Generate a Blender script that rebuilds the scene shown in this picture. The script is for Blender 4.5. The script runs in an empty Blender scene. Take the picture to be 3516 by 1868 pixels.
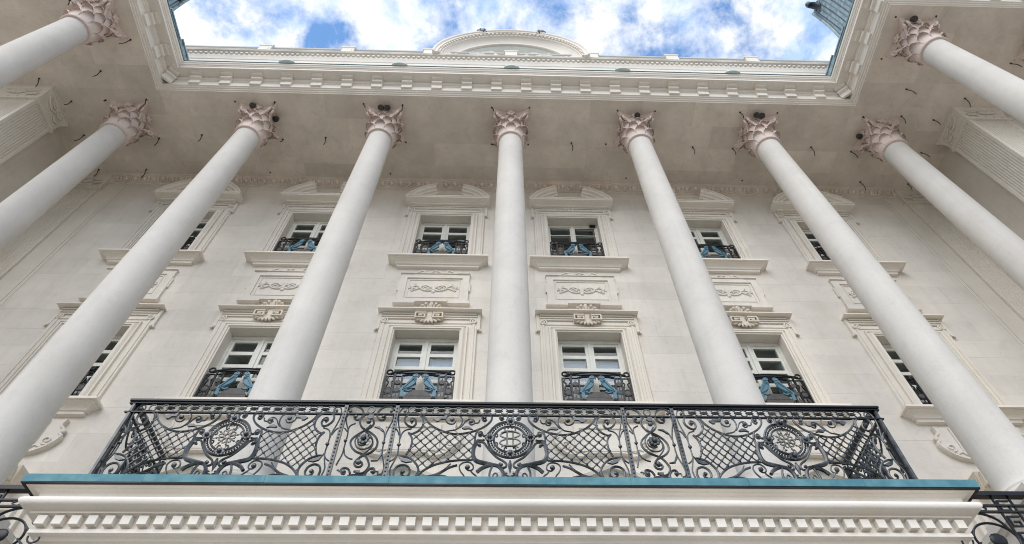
import bpy, math, random
from math import sin, cos, pi, radians, atan2, sqrt, hypot
from mathutils import Vector, Matrix

random.seed(7)
scene = bpy.context.scene
COL = scene.collection

# ------------------------------------------------------------------ camera
# the soffit of the portico is z = 0, the back wall of the portico is y = 0, the street is z = -18.1
cam_d = bpy.data.cameras.new('camera')
cam = bpy.data.objects.new('camera', cam_d)
COL.objects.link(cam)
yaw, pitch, roll = 0.0455, 0.9547, -0.0214
fw = Vector((sin(yaw) * cos(pitch), cos(yaw) * cos(pitch), sin(pitch)))
ri = Vector((cos(yaw), -sin(yaw), 0))
up = ri.cross(fw)
ri, up = ri * cos(roll) + up * sin(roll), up * cos(roll) - ri * sin(roll)
R = Matrix((ri, up, -fw)).transposed().to_4x4()
cam.matrix_world = Matrix.Translation((-0.0868, -8.96, -16.4918)) @ R
cam_d.sensor_fit = 'HORIZONTAL'
cam_d.sensor_width = 36.0
cam_d.lens = 2181.33 / 3516 * 36
cam_d.shift_x = -34.63 / 3516
cam_d.shift_y = -28.78 / 3516
cam_d.clip_start = 0.05
cam_d.clip_end = 3000
scene.camera = cam

# ------------------------------------------------------------------ sky, sun, exposure
SUN_EL, SUN_AZ = radians(43), radians(200)
world = bpy.data.worlds.new('World')
scene.world = world
world.use_nodes = True
wn = world.node_tree
wn.nodes.clear()
def wnode(t, **k):
    n = wn.nodes.new(t)
    for a, v in k.items():
        setattr(n, a, v)
    return n
w_out = wnode('ShaderNodeOutputWorld')
sky = wnode('ShaderNodeTexSky', sky_type='NISHITA', sun_disc=False, sun_elevation=SUN_EL, sun_rotation=SUN_AZ)
sky.air_density = 1.8
sky.dust_density = 0.0
sky.ozone_density = 8.0
bg_sky = wnode('ShaderNodeBackground')
bg_sky.inputs[1].default_value = 0.15
wn.links.new(sky.outputs[0], bg_sky.inputs[0])
tc = wnode('ShaderNodeTexCoord')
sep = wnode('ShaderNodeSeparateXYZ')
wn.links.new(tc.outputs['Generated'], sep.inputs[0])
def wmath(op, a, b=None):
    n = wnode('ShaderNodeMath', operation=op)
    for i, v in enumerate((a, b)):
        if v is None:
            continue
        if isinstance(v, (int, float)):
            n.inputs[i].default_value = v
        else:
            wn.links.new(v, n.inputs[i])
    return n.outputs[0]
zz = wmath('ADD', wmath('ABSOLUTE', sep.outputs[2]), 0.12)          # flat cloud layer: divide by height
cmb = wnode('ShaderNodeCombineXYZ')
wn.links.new(wmath('DIVIDE', sep.outputs[0], zz), cmb.inputs[0])
wn.links.new(wmath('DIVIDE', sep.outputs[1], zz), cmb.inputs[1])
cmb.inputs[2].default_value = 93.1
def wnoise(scale, detail, rough, dist):
    n = wnode('ShaderNodeTexNoise')
    n.inputs['Scale'].default_value = scale
    n.inputs['Detail'].default_value = detail
    n.inputs['Roughness'].default_value = rough
    n.inputs['Distortion'].default_value = dist
    wn.links.new(cmb.outputs[0], n.inputs['Vector'])
    return n.outputs[0]
big_n = wnoise(9.0, 13, 0.63, 0.12)
ramp = wnode('ShaderNodeValToRGB')
ramp.color_ramp.elements[0].position = 0.38
ramp.color_ramp.elements[0].color = (0, 0, 0, 1)
ramp.color_ramp.elements[1].position = 0.545
ramp.color_ramp.elements[1].color = (1, 1, 1, 1)
wn.links.new(big_n, ramp.inputs[0])
soft = wnoise(14.0, 8, 0.6, 0.15)
cl = wnode('ShaderNodeValToRGB')
cl.color_ramp.elements[0].position = 0.34
cl.color_ramp.elements[0].color = (0.46, 0.63, 0.97, 1)
cl.color_ramp.elements[1].position = 0.57
cl.color_ramp.elements[1].color = (1.0, 1.0, 1.0, 1)
wn.links.new(soft, cl.inputs[0])
bg_cl = wnode('ShaderNodeBackground')
bg_cl.inputs[1].default_value = 0.74
wn.links.new(cl.outputs[0], bg_cl.inputs[0])
mixw = wnode('ShaderNodeMixShader')
wn.links.new(ramp.outputs[0], mixw.inputs[0])
wn.links.new(bg_sky.outputs[0], mixw.inputs[1])
wn.links.new(bg_cl.outputs[0], mixw.inputs[2])
wn.links.new(mixw.outputs[0], w_out.inputs[0])

sun_d = bpy.data.lights.new('sun', 'SUN')
sun_d.energy = 1.5
sun_d.angle = radians(55)
sun_d.color = (1.0, 0.965, 0.91)
sun = bpy.data.objects.new('sun', sun_d)
COL.objects.link(sun)
sdir = Vector((sin(SUN_AZ) * cos(SUN_EL), cos(SUN_AZ) * cos(SUN_EL), sin(SUN_EL)))   # towards the sun: behind the camera
sun.rotation_euler = sdir.to_track_quat('Z', 'Y').to_euler()

scene.view_settings.view_transform = 'Standard'
scene.view_settings.look = 'None'
scene.view_settings.exposure = 0.72
scene.view_settings.gamma = 1.0
scene.view_settings.use_curve_mapping = False
scene.cycles.max_bounces = 6
scene.cycles.diffuse_bounces = 4
scene.cycles.use_denoising = True
scene.cycles.pixel_filter_type = 'BLACKMAN_HARRIS'
scene.cycles.filter_width = 1.05

# ------------------------------------------------------------------ materials
def stone(name, base, vary=0.07, obj_vary=0.0, stain=0.0, rough=0.88, bump=0.25, warm=(0.80, 0.66, 0.44), fine=38.0, patch=0.0, streak=0.0):
    m = bpy.data.materials.new(name)
    m.use_nodes = True
    nt = m.node_tree
    L = nt.links.new
    bs = nt.nodes['Principled BSDF']
    bs.inputs['Roughness'].default_value = rough
    bs.inputs['Specular IOR Level'].default_value = 0.25
    geo = nt.nodes.new('ShaderNodeNewGeometry')
    def noise(sc, det, vec):
        n = nt.nodes.new('ShaderNodeTexNoise')
        n.inputs['Scale'].default_value = sc
        n.inputs['Detail'].default_value = det
        n.inputs['Roughness'].default_value = 0.62
        L(vec, n.inputs['Vector'])
        return n.outputs[0]
    def mp(sx, sy, sz):
        v = nt.nodes.new('ShaderNodeMapping')
        v.inputs['Scale'].default_value = (sx, sy, sz)
        L(geo.outputs['Position'], v.inputs[0])
        return v.outputs[0]
    def rng(src, a, b, c, d):
        r = nt.nodes.new('ShaderNodeMapRange')
        for i, v in enumerate((a, b, c, d)):
            r.inputs[i + 1].default_value = v
        L(src, r.inputs[0])
        return r.outputs[0]
    def mul(a, b):
        n = nt.nodes.new('ShaderNodeMath')
        n.operation = 'MULTIPLY'
        L(a, n.inputs[0])
        L(b, n.inputs[1])
        return n.outputs[0]
    blot = rng(noise(1.1, 7, mp(1, 1, 1)), 0.3, 0.7, 1 - vary, 1 + vary)
    grain = rng(noise(fine, 4, mp(1, 1, 1)), 0.3, 0.7, 1 - vary * 0.45, 1 + vary * 0.45)
    val = mul(blot, grain)
    if patch:                                           # trowel marks, scrapes and damp patches
        nd = nt.nodes.new('ShaderNodeTexNoise')
        nd.inputs['Scale'].default_value = 3.2
        nd.inputs['Detail'].default_value = 9
        nd.inputs['Roughness'].default_value = 0.7
        nd.inputs['Distortion'].default_value = 1.6
        L(mp(1, 1, 1), nd.inputs['Vector'])
        val = mul(val, rng(nd.outputs[0], 0.36, 0.47, 1 - patch, 1.0))
        val = mul(val, rng(nd.outputs[0], 0.58, 0.66, 1.0, 1 + patch * 0.6))
    if streak:                                          # rain and dust streaks running down the face
        val = mul(val, rng(noise(1.0, 7, mp(7.0, 7.0, 0.28)), 0.50, 0.75, 1.0, 1 - streak))
    if obj_vary:
        oi = nt.nodes.new('ShaderNodeObjectInfo')
        val = mul(val, rng(oi.outputs['Random'], 0, 1, 1 - obj_vary, 1 + obj_vary))
    hsv = nt.nodes.new('ShaderNodeHueSaturation')
    hsv.inputs['Color'].default_value = (*base, 1)
    L(val, hsv.inputs['Value'])
    col = hsv.outputs[0]
    mx = nt.nodes.new('ShaderNodeMix')
    mx.data_type = 'RGBA'
    mx.inputs[7].default_value = (base[0] * warm[0], base[1] * warm[1], base[2] * warm[2], 1)
    L(col, mx.inputs[6])
    L(rng(noise(0.8, 6, mp(1.6, 1.6, 0.35)), 0.56, 0.80, 0.0, 0.12 + stain), mx.inputs[0])
    L(mx.outputs[2], bs.inputs['Base Color'])
    bp = nt.nodes.new('ShaderNodeBump')
    bp.inputs['Strength'].default_value = bump
    bp.inputs['Distance'].default_value = 0.012
    L(noise(22, 6, mp(1, 1, 1)), bp.inputs['Height'])
    L(bp.outputs[0], bs.inputs['Normal'])
    return m

def metal_paint(name, base, patina, amount, rough=0.42, scale=9.0, spec=0.5):
    m = bpy.data.materials.new(name)
    m.use_nodes = True
    nt = m.node_tree
    L = nt.links.new
    bs = nt.nodes['Principled BSDF']
    bs.inputs['Roughness'].default_value = rough
    bs.inputs['Specular IOR Level'].default_value = spec
    geo = nt.nodes.new('ShaderNodeNewGeometry')
    n = nt.nodes.new('ShaderNodeTexNoise')
    n.inputs['Scale'].default_value = scale
    n.inputs['Detail'].default_value = 7
    L(geo.outputs['Position'], n.inputs['Vector'])
    r = nt.nodes.new('ShaderNodeMapRange')
    r.inputs[1].default_value = 0.38
    r.inputs[2].default_value = 0.68
    r.inputs[4].default_value = amount
    L(n.outputs[0], r.inputs[0])
    mx = nt.nodes.new('ShaderNodeMix')
    mx.data_type = 'RGBA'
    mx.inputs[6].default_value = (*base, 1)
    mx.inputs[7].default_value = (*patina, 1)
    L(r.outputs[0], mx.inputs[0])
    L(mx.outputs[2], bs.inputs['Base Color'])
    bp = nt.nodes.new('ShaderNodeBump')
    bp.inputs['Strength'].default_value = 0.2
    bp.inputs['Distance'].default_value = 0.004
    L(n.outputs[0], bp.inputs['Height'])
    L(bp.outputs[0], bs.inputs['Normal'])
    return m

M_WALL = stone('limestone_wall', (0.705, 0.65, 0.578), vary=0.07, obj_vary=0.045, stain=0.16, patch=0.06, streak=0.07)
M_SOFF = stone('limestone_soffit', (0.74, 0.655, 0.562), vary=0.12, obj_vary=0.085, stain=0.18, patch=0.09)
M_TRIM = stone('limestone_trim', (0.72, 0.662, 0.58), vary=0.06, stain=0.25)
M_TRIM_LIT = stone('lit_trim_stone', (0.82, 0.755, 0.67), vary=0.06, stain=0.15)  # trim stone made lighter: light caught by projecting mouldings, put into the colour
M_CORN = stone('limestone_cornice', (0.80, 0.74, 0.665), vary=0.06, stain=0.08)
M_COLM = stone('column_stone', (0.615, 0.575, 0.525), vary=0.07, obj_vary=0.018, stain=0.10, bump=0.2, patch=0.045, streak=0.06)
M_TYMP = stone('recess_shade_stone', (0.36, 0.36, 0.32), vary=0.12, stain=0.2, patch=0.08)  # tympanum: shade of the arch recess painted in as a darker grey
M_ATTIC = stone('grey_attic_stone', (0.56, 0.55, 0.52), vary=0.08, stain=0.12, patch=0.06)
M_CAPI = stone('rose_stone', (0.70, 0.58, 0.52), vary=0.12, stain=0.1, warm=(0.78, 0.70, 0.66))
M_CREST = stone('ochre_stone', (0.68, 0.605, 0.505), vary=0.1, stain=0.3)
M_PAVE = stone('grey_setts', (0.265, 0.245, 0.215), vary=0.15, obj_vary=0.0)
M_IRON = metal_paint('wrought_iron', (0.008, 0.010, 0.013), (0.15, 0.165, 0.17), 0.55, rough=0.26, spec=0.6)
M_GOLD = metal_paint('worn_gilt_iron', (0.17, 0.155, 0.12), (0.05, 0.05, 0.048), 0.7, rough=0.4)
M_BLACK = metal_paint('black_iron', (0.006, 0.006, 0.008), (0.015, 0.017, 0.022), 0.5, rough=0.35, spec=0.3)
M_COPPER = metal_paint('green_copper', (0.05, 0.175, 0.22), (0.10, 0.25, 0.28), 1.0, rough=0.65, scale=7)
M_DCOPPER = metal_paint('dark_green_copper', (0.05, 0.12, 0.145), (0.16, 0.27, 0.29), 0.8, rough=0.55, scale=4)
M_PCOPPER = metal_paint('pale_copper_roof', (0.34, 0.42, 0.44), (0.10, 0.17, 0.20), 0.8, rough=0.55, scale=6)
M_LCOPPER = metal_paint('pale_verdigris', (0.60, 0.68, 0.66), (0.48, 0.58, 0.57), 0.8, rough=0.6, scale=8)
M_BRONZE = metal_paint('dark_bronze', (0.02, 0.028, 0.04), (0.06, 0.10, 0.13), 0.6, rough=0.4)
M_BLUE = metal_paint('blue_enamel', (0.085, 0.20, 0.265), (0.055, 0.145, 0.20), 0.9, rough=0.5, scale=14)
M_WHITE = metal_paint('white_window_paint', (0.68, 0.66, 0.59), (0.58, 0.565, 0.50), 0.8, rough=0.5, scale=6)
M_LAMP = metal_paint('lamp_black', (0.03, 0.026, 0.023), (0.06, 0.052, 0.045), 0.7, rough=0.4)
M_STEP = metal_paint('brown_painted_metal', (0.05, 0.043, 0.037), (0.085, 0.075, 0.065), 0.7, rough=0.55)
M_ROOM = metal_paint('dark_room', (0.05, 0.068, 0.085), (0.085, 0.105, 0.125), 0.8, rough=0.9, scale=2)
M_CURT = metal_paint('pale_blue_lace', (0.30, 0.37, 0.50), (0.38, 0.45, 0.56), 0.8, rough=0.9, scale=30)

def glass_mat():
    m = bpy.data.materials.new('window_glass')
    m.use_nodes = True
    nt = m.node_tree
    nt.nodes.clear()
    o = nt.nodes.new('ShaderNodeOutputMaterial')
    t = nt.nodes.new('ShaderNodeBsdfTransparent')
    t.inputs[0].default_value = (0.80, 0.87, 0.88, 1)
    g = nt.nodes.new('ShaderNodeBsdfGlossy')
    g.inputs['Roughness'].default_value = 0.03
    f = nt.nodes.new('ShaderNodeFresnel')
    f.inputs[0].default_value = 1.6
    geo = nt.nodes.new('ShaderNodeNewGeometry')
    n = nt.nodes.new('ShaderNodeTexNoise')
    n.inputs['Scale'].default_value = 2.2
    nt.links.new(geo.outputs['Position'], n.inputs['Vector'])
    b = nt.nodes.new('ShaderNodeBump')
    b.inputs['Strength'].default_value = 0.06
    b.inputs['Distance'].default_value = 0.05
    nt.links.new(n.outputs[0], b.inputs['Height'])
    nt.links.new(b.outputs[0], g.inputs['Normal'])
    mx = nt.nodes.new('ShaderNodeMixShader')
    inv = nt.nodes.new('ShaderNodeMath')                # only the outer face of the thin pane mirrors
    inv.operation = 'SUBTRACT'
    inv.inputs[0].default_value = 1.0
    nt.links.new(geo.outputs['Backfacing'], inv.inputs[1])
    ml = nt.nodes.new('ShaderNodeMath')
    ml.operation = 'MULTIPLY'
    nt.links.new(f.outputs[0], ml.inputs[0])
    nt.links.new(inv.outputs[0], ml.inputs[1])
    nt.links.new(ml.outputs[0], mx.inputs[0])
    nt.links.new(t.outputs[0], mx.inputs[1])
    nt.links.new(g.outputs[0], mx.inputs[2])
    nt.links.new(mx.outputs[0], o.inputs[0])
    return m
M_GLASS = glass_mat()

# ------------------------------------------------------------------ mesh helpers
class MB:
    def __init__(s):
        s.v = []
        s.f = []
    def face(s, pts):
        b = len(s.v)
        s.v += [tuple(p) for p in pts]
        s.f.append(tuple(range(b, b + len(pts))))
    def box(s, x0, x1, y0, y1, z0, z1):
        b = len(s.v)
        s.v += [(x0, y0, z0), (x1, y0, z0), (x1, y1, z0), (x0, y1, z0), (x0, y0, z1), (x1, y0, z1), (x1, y1, z1), (x0, y1, z1)]
        s.f += [(b, b + 3, b + 2, b + 1), (b + 4, b + 5, b + 6, b + 7), (b, b + 1, b + 5, b + 4), (b + 1, b + 2, b + 6, b + 5), (b + 2, b + 3, b + 7, b + 6), (b + 3, b, b + 4, b + 7)]
        return s
    def loft(s, rings, closed=True, caps=True):
        n = len(rings[0])
        b = len(s.v)
        for r in rings:
            s.v += [tuple(p) for p in r]
        for i in range(len(rings) - 1):
            for j in range(n if closed else n - 1):
                k = (j + 1) % n
                s.f.append((b + i * n + j, b + i * n + k, b + (i + 1) * n + k, b + (i + 1) * n + j))
        if caps and closed:
            s.f.append(tuple(b + j for j in range(n - 1, -1, -1)))
            s.f.append(tuple(b + (len(rings) - 1) * n + j for j in range(n)))
        return s
    def lathe(s, prof, n=24, c=(0, 0), caps=True):
        return s.loft([[(c[0] + r * cos(2 * pi * j / n), c[1] + r * sin(2 * pi * j / n), z) for j in range(n)] for r, z in prof], True, caps)
    def tube(s, pts, r, n=6, taper=None):
        P = [Vector(p) for p in pts]
        rings = []
        ref = None
        for i, p in enumerate(P):
            t = (P[min(i + 1, len(P) - 1)] - P[max(i - 1, 0)])
            if t.length < 1e-9:
                t = Vector((0, 0, 1))
            t.normalize()
            if ref is None:
                ref = Vector((0, 1, 0)) if abs(t.y) < 0.9 else Vector((1, 0, 0))
            a = ref - t * ref.dot(t)
            if a.length < 1e-6:
                a = t.orthogonal()
            a.normalize()
            ref = a
            b = t.cross(a)
            rr = r * (taper(i / max(1, len(P) - 1)) if taper else 1)
            rings.append([tuple(p + (a * cos(2 * pi * j / n) + b * sin(2 * pi * j / n)) * rr) for j in range(n)])
        return s.loft(rings)
    def ball(s, c, r, n=10, m=6, sz=1.0, sy=1.0):
        rings = [[(c[0] + r * sin(pi * (i + .02) / (m + .04)) * cos(2 * pi * j / n), c[1] + sy * r * sin(pi * (i + .02) / (m + .04)) * sin(2 * pi * j / n), c[2] + sz * r * cos(pi * (i + .02) / (m + .04))) for j in range(n)] for i in range(m + 1)]
        return s.loft(rings)
    def plate(s, poly, y0, y1):                         # outline in x,z given depth in y
        n = len(poly)
        b = len(s.v)
        s.v += [(x, y0, z) for x, z in poly] + [(x, y1, z) for x, z in poly]
        s.f.append(tuple(b + i for i in range(n)))
        s.f.append(tuple(b + n + i for i in range(n - 1, -1, -1)))
        for i in range(n):
            k = (i + 1) % n
            s.f.append((b + i, b + k, b + n + k, b + n + i))
        return s
    def hood(s, x0, x1, prof, y=0.012):                 # moulding on a wall with returned ends; prof = (projection, z)
        return s.loft([[(x0 - d, y, z), (x0 - d, -d, z), (x1 + d, -d, z), (x1 + d, y, z)] for d, z in prof])
    def mesh(s, name, smooth=False):
        me = bpy.data.meshes.new(name)
        me.from_pydata(s.v, [], s.f)
        me.validate()
        import bmesh
        bm = bmesh.new()
        bm.from_mesh(me)
        bmesh.ops.recalc_face_normals(bm, faces=bm.faces)
        bm.to_mesh(me)
        bm.free()
        if smooth:
            me.polygons.foreach_set('use_smooth', [True] * len(me.polygons))
            try:
                me.set_sharp_from_angle(angle=radians(38))
            except Exception:
                pass
        return me

def put(name, me, mat, parent=None, loc=(0, 0, 0), rz=0.0, scale=None):
    if isinstance(me, MB):
        me = me.mesh(name)
    if mat is not None and len(me.materials) == 0:
        me.materials.append(mat)
    o = bpy.data.objects.new(name, me)
    COL.objects.link(o)
    o.parent = parent
    o.location = loc
    o.rotation_euler = (0, 0, rz)
    if scale:
        o.scale = scale
    return o
def putS(name, mb, mat, parent=None, loc=(0, 0, 0), rz=0.0, scale=None):
    return put(name, mb.mesh(name, True), mat, parent, loc, rz, scale)
def tag(o, label, cat, group=None, kind=None):
    o['label'] = label
    o['category'] = cat
    if group:
        o['group'] = group
    if kind:
        o['kind'] = kind
    return o
def root(name, loc=(0, 0, 0), rz=0.0):
    o = bpy.data.objects.new(name, None)
    o.empty_display_size = 0.2
    COL.objects.link(o)
    o.location = loc
    o.rotation_euler = (0, 0, rz)
    return o
def spline(pts, k=5):                                   # Catmull-Rom through 2-D or 3-D points
    P = [Vector(p) if len(p) == 3 else Vector((p[0], p[1], 0)) for p in pts]
    if len(P) < 3:
        return P
    Q = [P[0] * 2 - P[1]] + P + [P[-1] * 2 - P[-2]]
    out = []
    for i in range(1, len(Q) - 2):
        a, b, c, d = Q[i - 1:i + 3]
        for j in range(k):
            t = j / k
            out.append(0.5 * (2 * b + (c - a) * t + (2 * a - 5 * b + 4 * c - d) * t * t + (3 * b - a - 3 * c + d) * t ** 3))
    out.append(P[-1])
    return out
def xz(pts, y=0.0, k=5):
    return [(p.x, y, p.y) for p in spline(pts, k)]
def volute(cx, cz, r0, turns, a0, sgn=1, n=26, r1=0.15):
    return [(cx + r0 * (1 - (1 - r1) * i / n) * cos(a0 + sgn * 2 * pi * turns * i / n), cz + r0 * (1 - (1 - r1) * i / n) * sin(a0 + sgn * 2 * pi * turns * i / n)) for i in range(n + 1)]
def sweep_plan(mb, path, prof, caps=True):              # profile (outward, z) along a plan polyline, outward = right-hand side
    P = [Vector(p) for p in path]
    N = []
    for a, b in zip(P, P[1:]):
        t = (b - a).normalized()
        N.append(Vector((t.y, -t.x)))
    rings = []
    for i, p in enumerate(P):
        n = N[0] if i == 0 else N[-1] if i == len(P) - 1 else N[i - 1] + N[i]
        rings.append([(p.x + n.x * d, p.y + n.y * d, z) for d, z in prof])
    return mb.loft(rings, True, caps)

# ------------------------------------------------------------------ measured outlines (metres)
BIG={'c':[(0.0135,[(-1.037,0.886),(-0.979,0.791),(-0.874,0.699),(-0.714,0.628),(-0.576,0.619),(-0.424,0.66),(-0.306,0.727),(-0.235,0.805),(-0.219,0.873),(-0.256,0.916),(-0.309,0.914),(-0.336,0.866),(-0.309,0.812),(-0.28,0.833)]),(0.0135,[(-1.164,0.775),(-1.186,0.814),(-1.165,0.841),(-1.128,0.82),(-1.115,0.764),(-1.147,0.717),(-1.206,0.735),(-1.254,0.799),(-1.249,0.87),(-1.2,0.916),(-1.135,0.924),(-1.067,0.882),(-1.034,0.816),(-1.032,0.732),(-1.073,0.659),(-1.146,0.613),(-1.185,0.626)]),(0.0135,[(-1.186,0.63),(-1.144,0.568),(-1.128,0.498),(-1.137,0.403),(-1.17,0.318)]),(0.0135,[(-1.247,0.296),(-1.188,0.294),(-1.108,0.26),(-1.045,0.194),(-1.012,0.122),(-1.02,0.05),(-1.06,-0.005)]),(0.0135,[(-1.263,-0.003),(-1.275,0.096),(-1.244,0.16),(-1.179,0.179),(-1.12,0.145),(-1.101,0.081),(-1.124,0.03),(-1.172,0.037),(-1.195,0.08),(-1.172,0.106)]),(0.0135,[(-1.043,-0.002),(-0.96,0.102),(-0.848,0.18),(-0.713,0.225),(-0.568,0.249),(-0.429,0.252)]),(0.0135,[(-0.37,0.693),(-0.401,0.612),(-0.407,0.517),(-0.409,0.434),(-0.425,0.332),(-0.421,0.252)]),(0.0092,[(-1.286,0.922),(-1.245,0.923),(-1.224,0.957),(-1.241,1.0),(-1.28,1.012),(-1.313,0.985),(-1.331,0.926),(-1.333,0.841),(-1.312,0.729),(-1.287,0.638),(-1.274,0.532),(-1.272,0.444),(-1.268,0.359),(-1.276,0.283),(-1.303,0.192),(-1.32,0.127),(-1.309,0.048),(-1.29,-0.003)]),(0.0092,[(-1.273,0.549),(-1.258,0.621),(-1.225,0.666),(-1.156,0.69)]),(0.0092,[(-1.261,0.325),(-1.224,0.259),(-1.172,0.226),(-1.096,0.223)]),(0.0092,[(-1.29,0.593),(-1.317,0.656),(-1.347,0.692)]),(0.0092,[(-1.269,0.308),(-1.299,0.258),(-1.342,0.225)]),(0.0092,[(-0.783,0.64),(-0.716,0.663),(-0.632,0.685),(-0.577,0.763),(-0.578,0.852),(-0.63,0.902),(-0.701,0.907),(-0.755,0.872),(-0.768,0.816),(-0.729,0.77),(-0.673,0.767),(-0.645,0.806)]),(0.0092,[(-0.599,0.707),(-0.567,0.741),(-0.528,0.808),(-0.477,0.84),(-0.432,0.82),(-0.426,0.773),(-0.464,0.755),(-0.491,0.786)]),(0.0092,[(-0.435,0.786),(-0.4,0.781),(-0.374,0.793),(-0.361,0.832)]),(0.0135,[(-0.33,0.447),(-0.353,0.447),(-0.369,0.477),(-0.345,0.502),(-0.298,0.487),(-0.253,0.415),(-0.159,0.299),(-0.075,0.24),(-0.04,0.197),(-0.05,0.16),(-0.095,0.153),(-0.124,0.183),(-0.106,0.214)]),(0.0135,[(-0.329,0.589),(-0.36,0.597),(-0.365,0.636),(-0.334,0.647),(-0.317,0.602),(-0.284,0.592),(-0.243,0.646),(-0.168,0.751),(-0.091,0.796),(-0.047,0.802)]),(0.0135,[(-0.043,0.808),(-0.028,0.87),(-0.057,0.913),(-0.099,0.914),(-0.125,0.871),(-0.104,0.833),(-0.075,0.852)]),(0.0135,[(-0.38,0.53),(-0.333,0.526),(-0.295,0.534)]),(0.026,[(-0.379,0.517),(-0.413,0.423),(-0.415,0.312),(-0.379,0.243),(-0.288,0.212),(-0.189,0.186)]),(0.022,[(-0.364,0.093),(-0.31,0.146),(-0.213,0.187),(-0.131,0.172),(-0.083,0.109),(-0.073,0.038),(-0.1,0.001)]),(0.0135,[(-0.197,0.171),(-0.219,0.108),(-0.226,0.051),(-0.212,0.0)]),(0.0092,[(-0.124,0.0),(-0.168,0.005),(-0.189,0.042),(-0.166,0.08),(-0.137,0.061),(-0.149,0.033)]),(0.0092,[(-0.507,-0.003),(-0.504,0.04),(-0.546,0.101),(-0.562,0.168),(-0.525,0.214),(-0.452,0.22),(-0.41,0.174),(-0.414,0.126),(-0.458,0.114),(-0.492,0.144)]),(0.0092,[(-0.438,0.116),(-0.412,0.078),(-0.37,0.041),(-0.345,-0.001)]),(0.0092,[(-0.912,0.032),(-0.812,0.065),(-0.721,0.128),(-0.662,0.201)]),(0.014,[(-0.871,0.018),(-0.773,0.075),(-0.674,0.148),(-0.588,0.182)]),(0.018,[(-1.011,-0.006),(-0.911,0.018),(-0.793,0.037),(-0.713,0.029),(-0.646,-0.004)]),(0.0092,[(-0.005,0.039),(-0.041,0.053),(-0.049,0.081),(-0.029,0.076)]),(0.0092,[(-0.005,0.025),(-0.033,0.011),(-0.049,0.024)]),(0.0092,[(-0.016,0.708),(-0.046,0.724),(-0.063,0.691),(-0.05,0.654),(-0.029,0.665)]),(0.0092,[(-0.19,0.582),(-0.178,0.625),(-0.153,0.623),(-0.146,0.588),(-0.169,0.577)]),(0.0092,[(-0.188,0.498),(-0.174,0.451),(-0.149,0.455),(-0.144,0.488),(-0.167,0.498)]),(0.0092,[(-0.014,0.371),(-0.048,0.371),(-0.067,0.396),(-0.056,0.427),(-0.035,0.417)])],'field':[(-1.032,0.732),(-1.146,0.613),(-1.128,0.498),(-1.137,0.403),(-1.17,0.318),(-1.108,0.26),(-1.045,0.194),(-1.012,0.122),(-0.997,0.073),(-0.96,0.102),(-0.848,0.18),(-0.713,0.225),(-0.568,0.249),(-0.429,0.252),(-0.425,0.332),(-0.409,0.434),(-0.407,0.517),(-0.401,0.612),(-0.39,0.666),(-0.424,0.66),(-0.576,0.619),(-0.714,0.628),(-0.874,0.699),(-0.979,0.791),(-1.03,0.824)],'balls':[(0.03,(-0.69,0.822)),(0.028,(-0.462,0.797)),(0.03,(-0.472,0.149)),(0.02,(-1.267,0.946)),(0.022,(-1.16,0.801)),(0.022,(-1.172,0.081)),(0.022,(-0.302,0.855)),(0.02,(-0.096,0.863)),(0.02,(-0.095,0.186)),(0.02,(-0.349,0.613)),(0.02,(-0.356,0.46)),(0.024,(-1.271,0.449))],'leaves':[[(-0.923,0.842),(-0.873,0.865),(-0.812,0.866),(-0.753,0.901),(-0.766,0.838),(-0.827,0.835),(-0.85,0.804),(-0.88,0.803)],[(-0.569,0.702),(-0.523,0.73),(-0.479,0.725),(-0.438,0.682),(-0.486,0.695),(-0.546,0.688)],[(-1.245,0.288),(-1.198,0.271),(-1.096,0.223),(-1.156,0.21),(-1.22,0.234)],[(-0.918,0.013),(-0.849,0.041),(-0.789,-0.005),(-0.908,-0.006)]],'med':{'c':(-0.001,0.547),'o':[(-0.256,0.545),(-0.001,0.808)],'i':[(-0.192,0.545),(-0.001,0.725)],'ros':[(0.004,0.786),(0.002,0.316),(-0.236,0.545),(0.235,0.55)],'spear':[(-0.001,0.217),(-0.001,0.081)]}}
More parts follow.
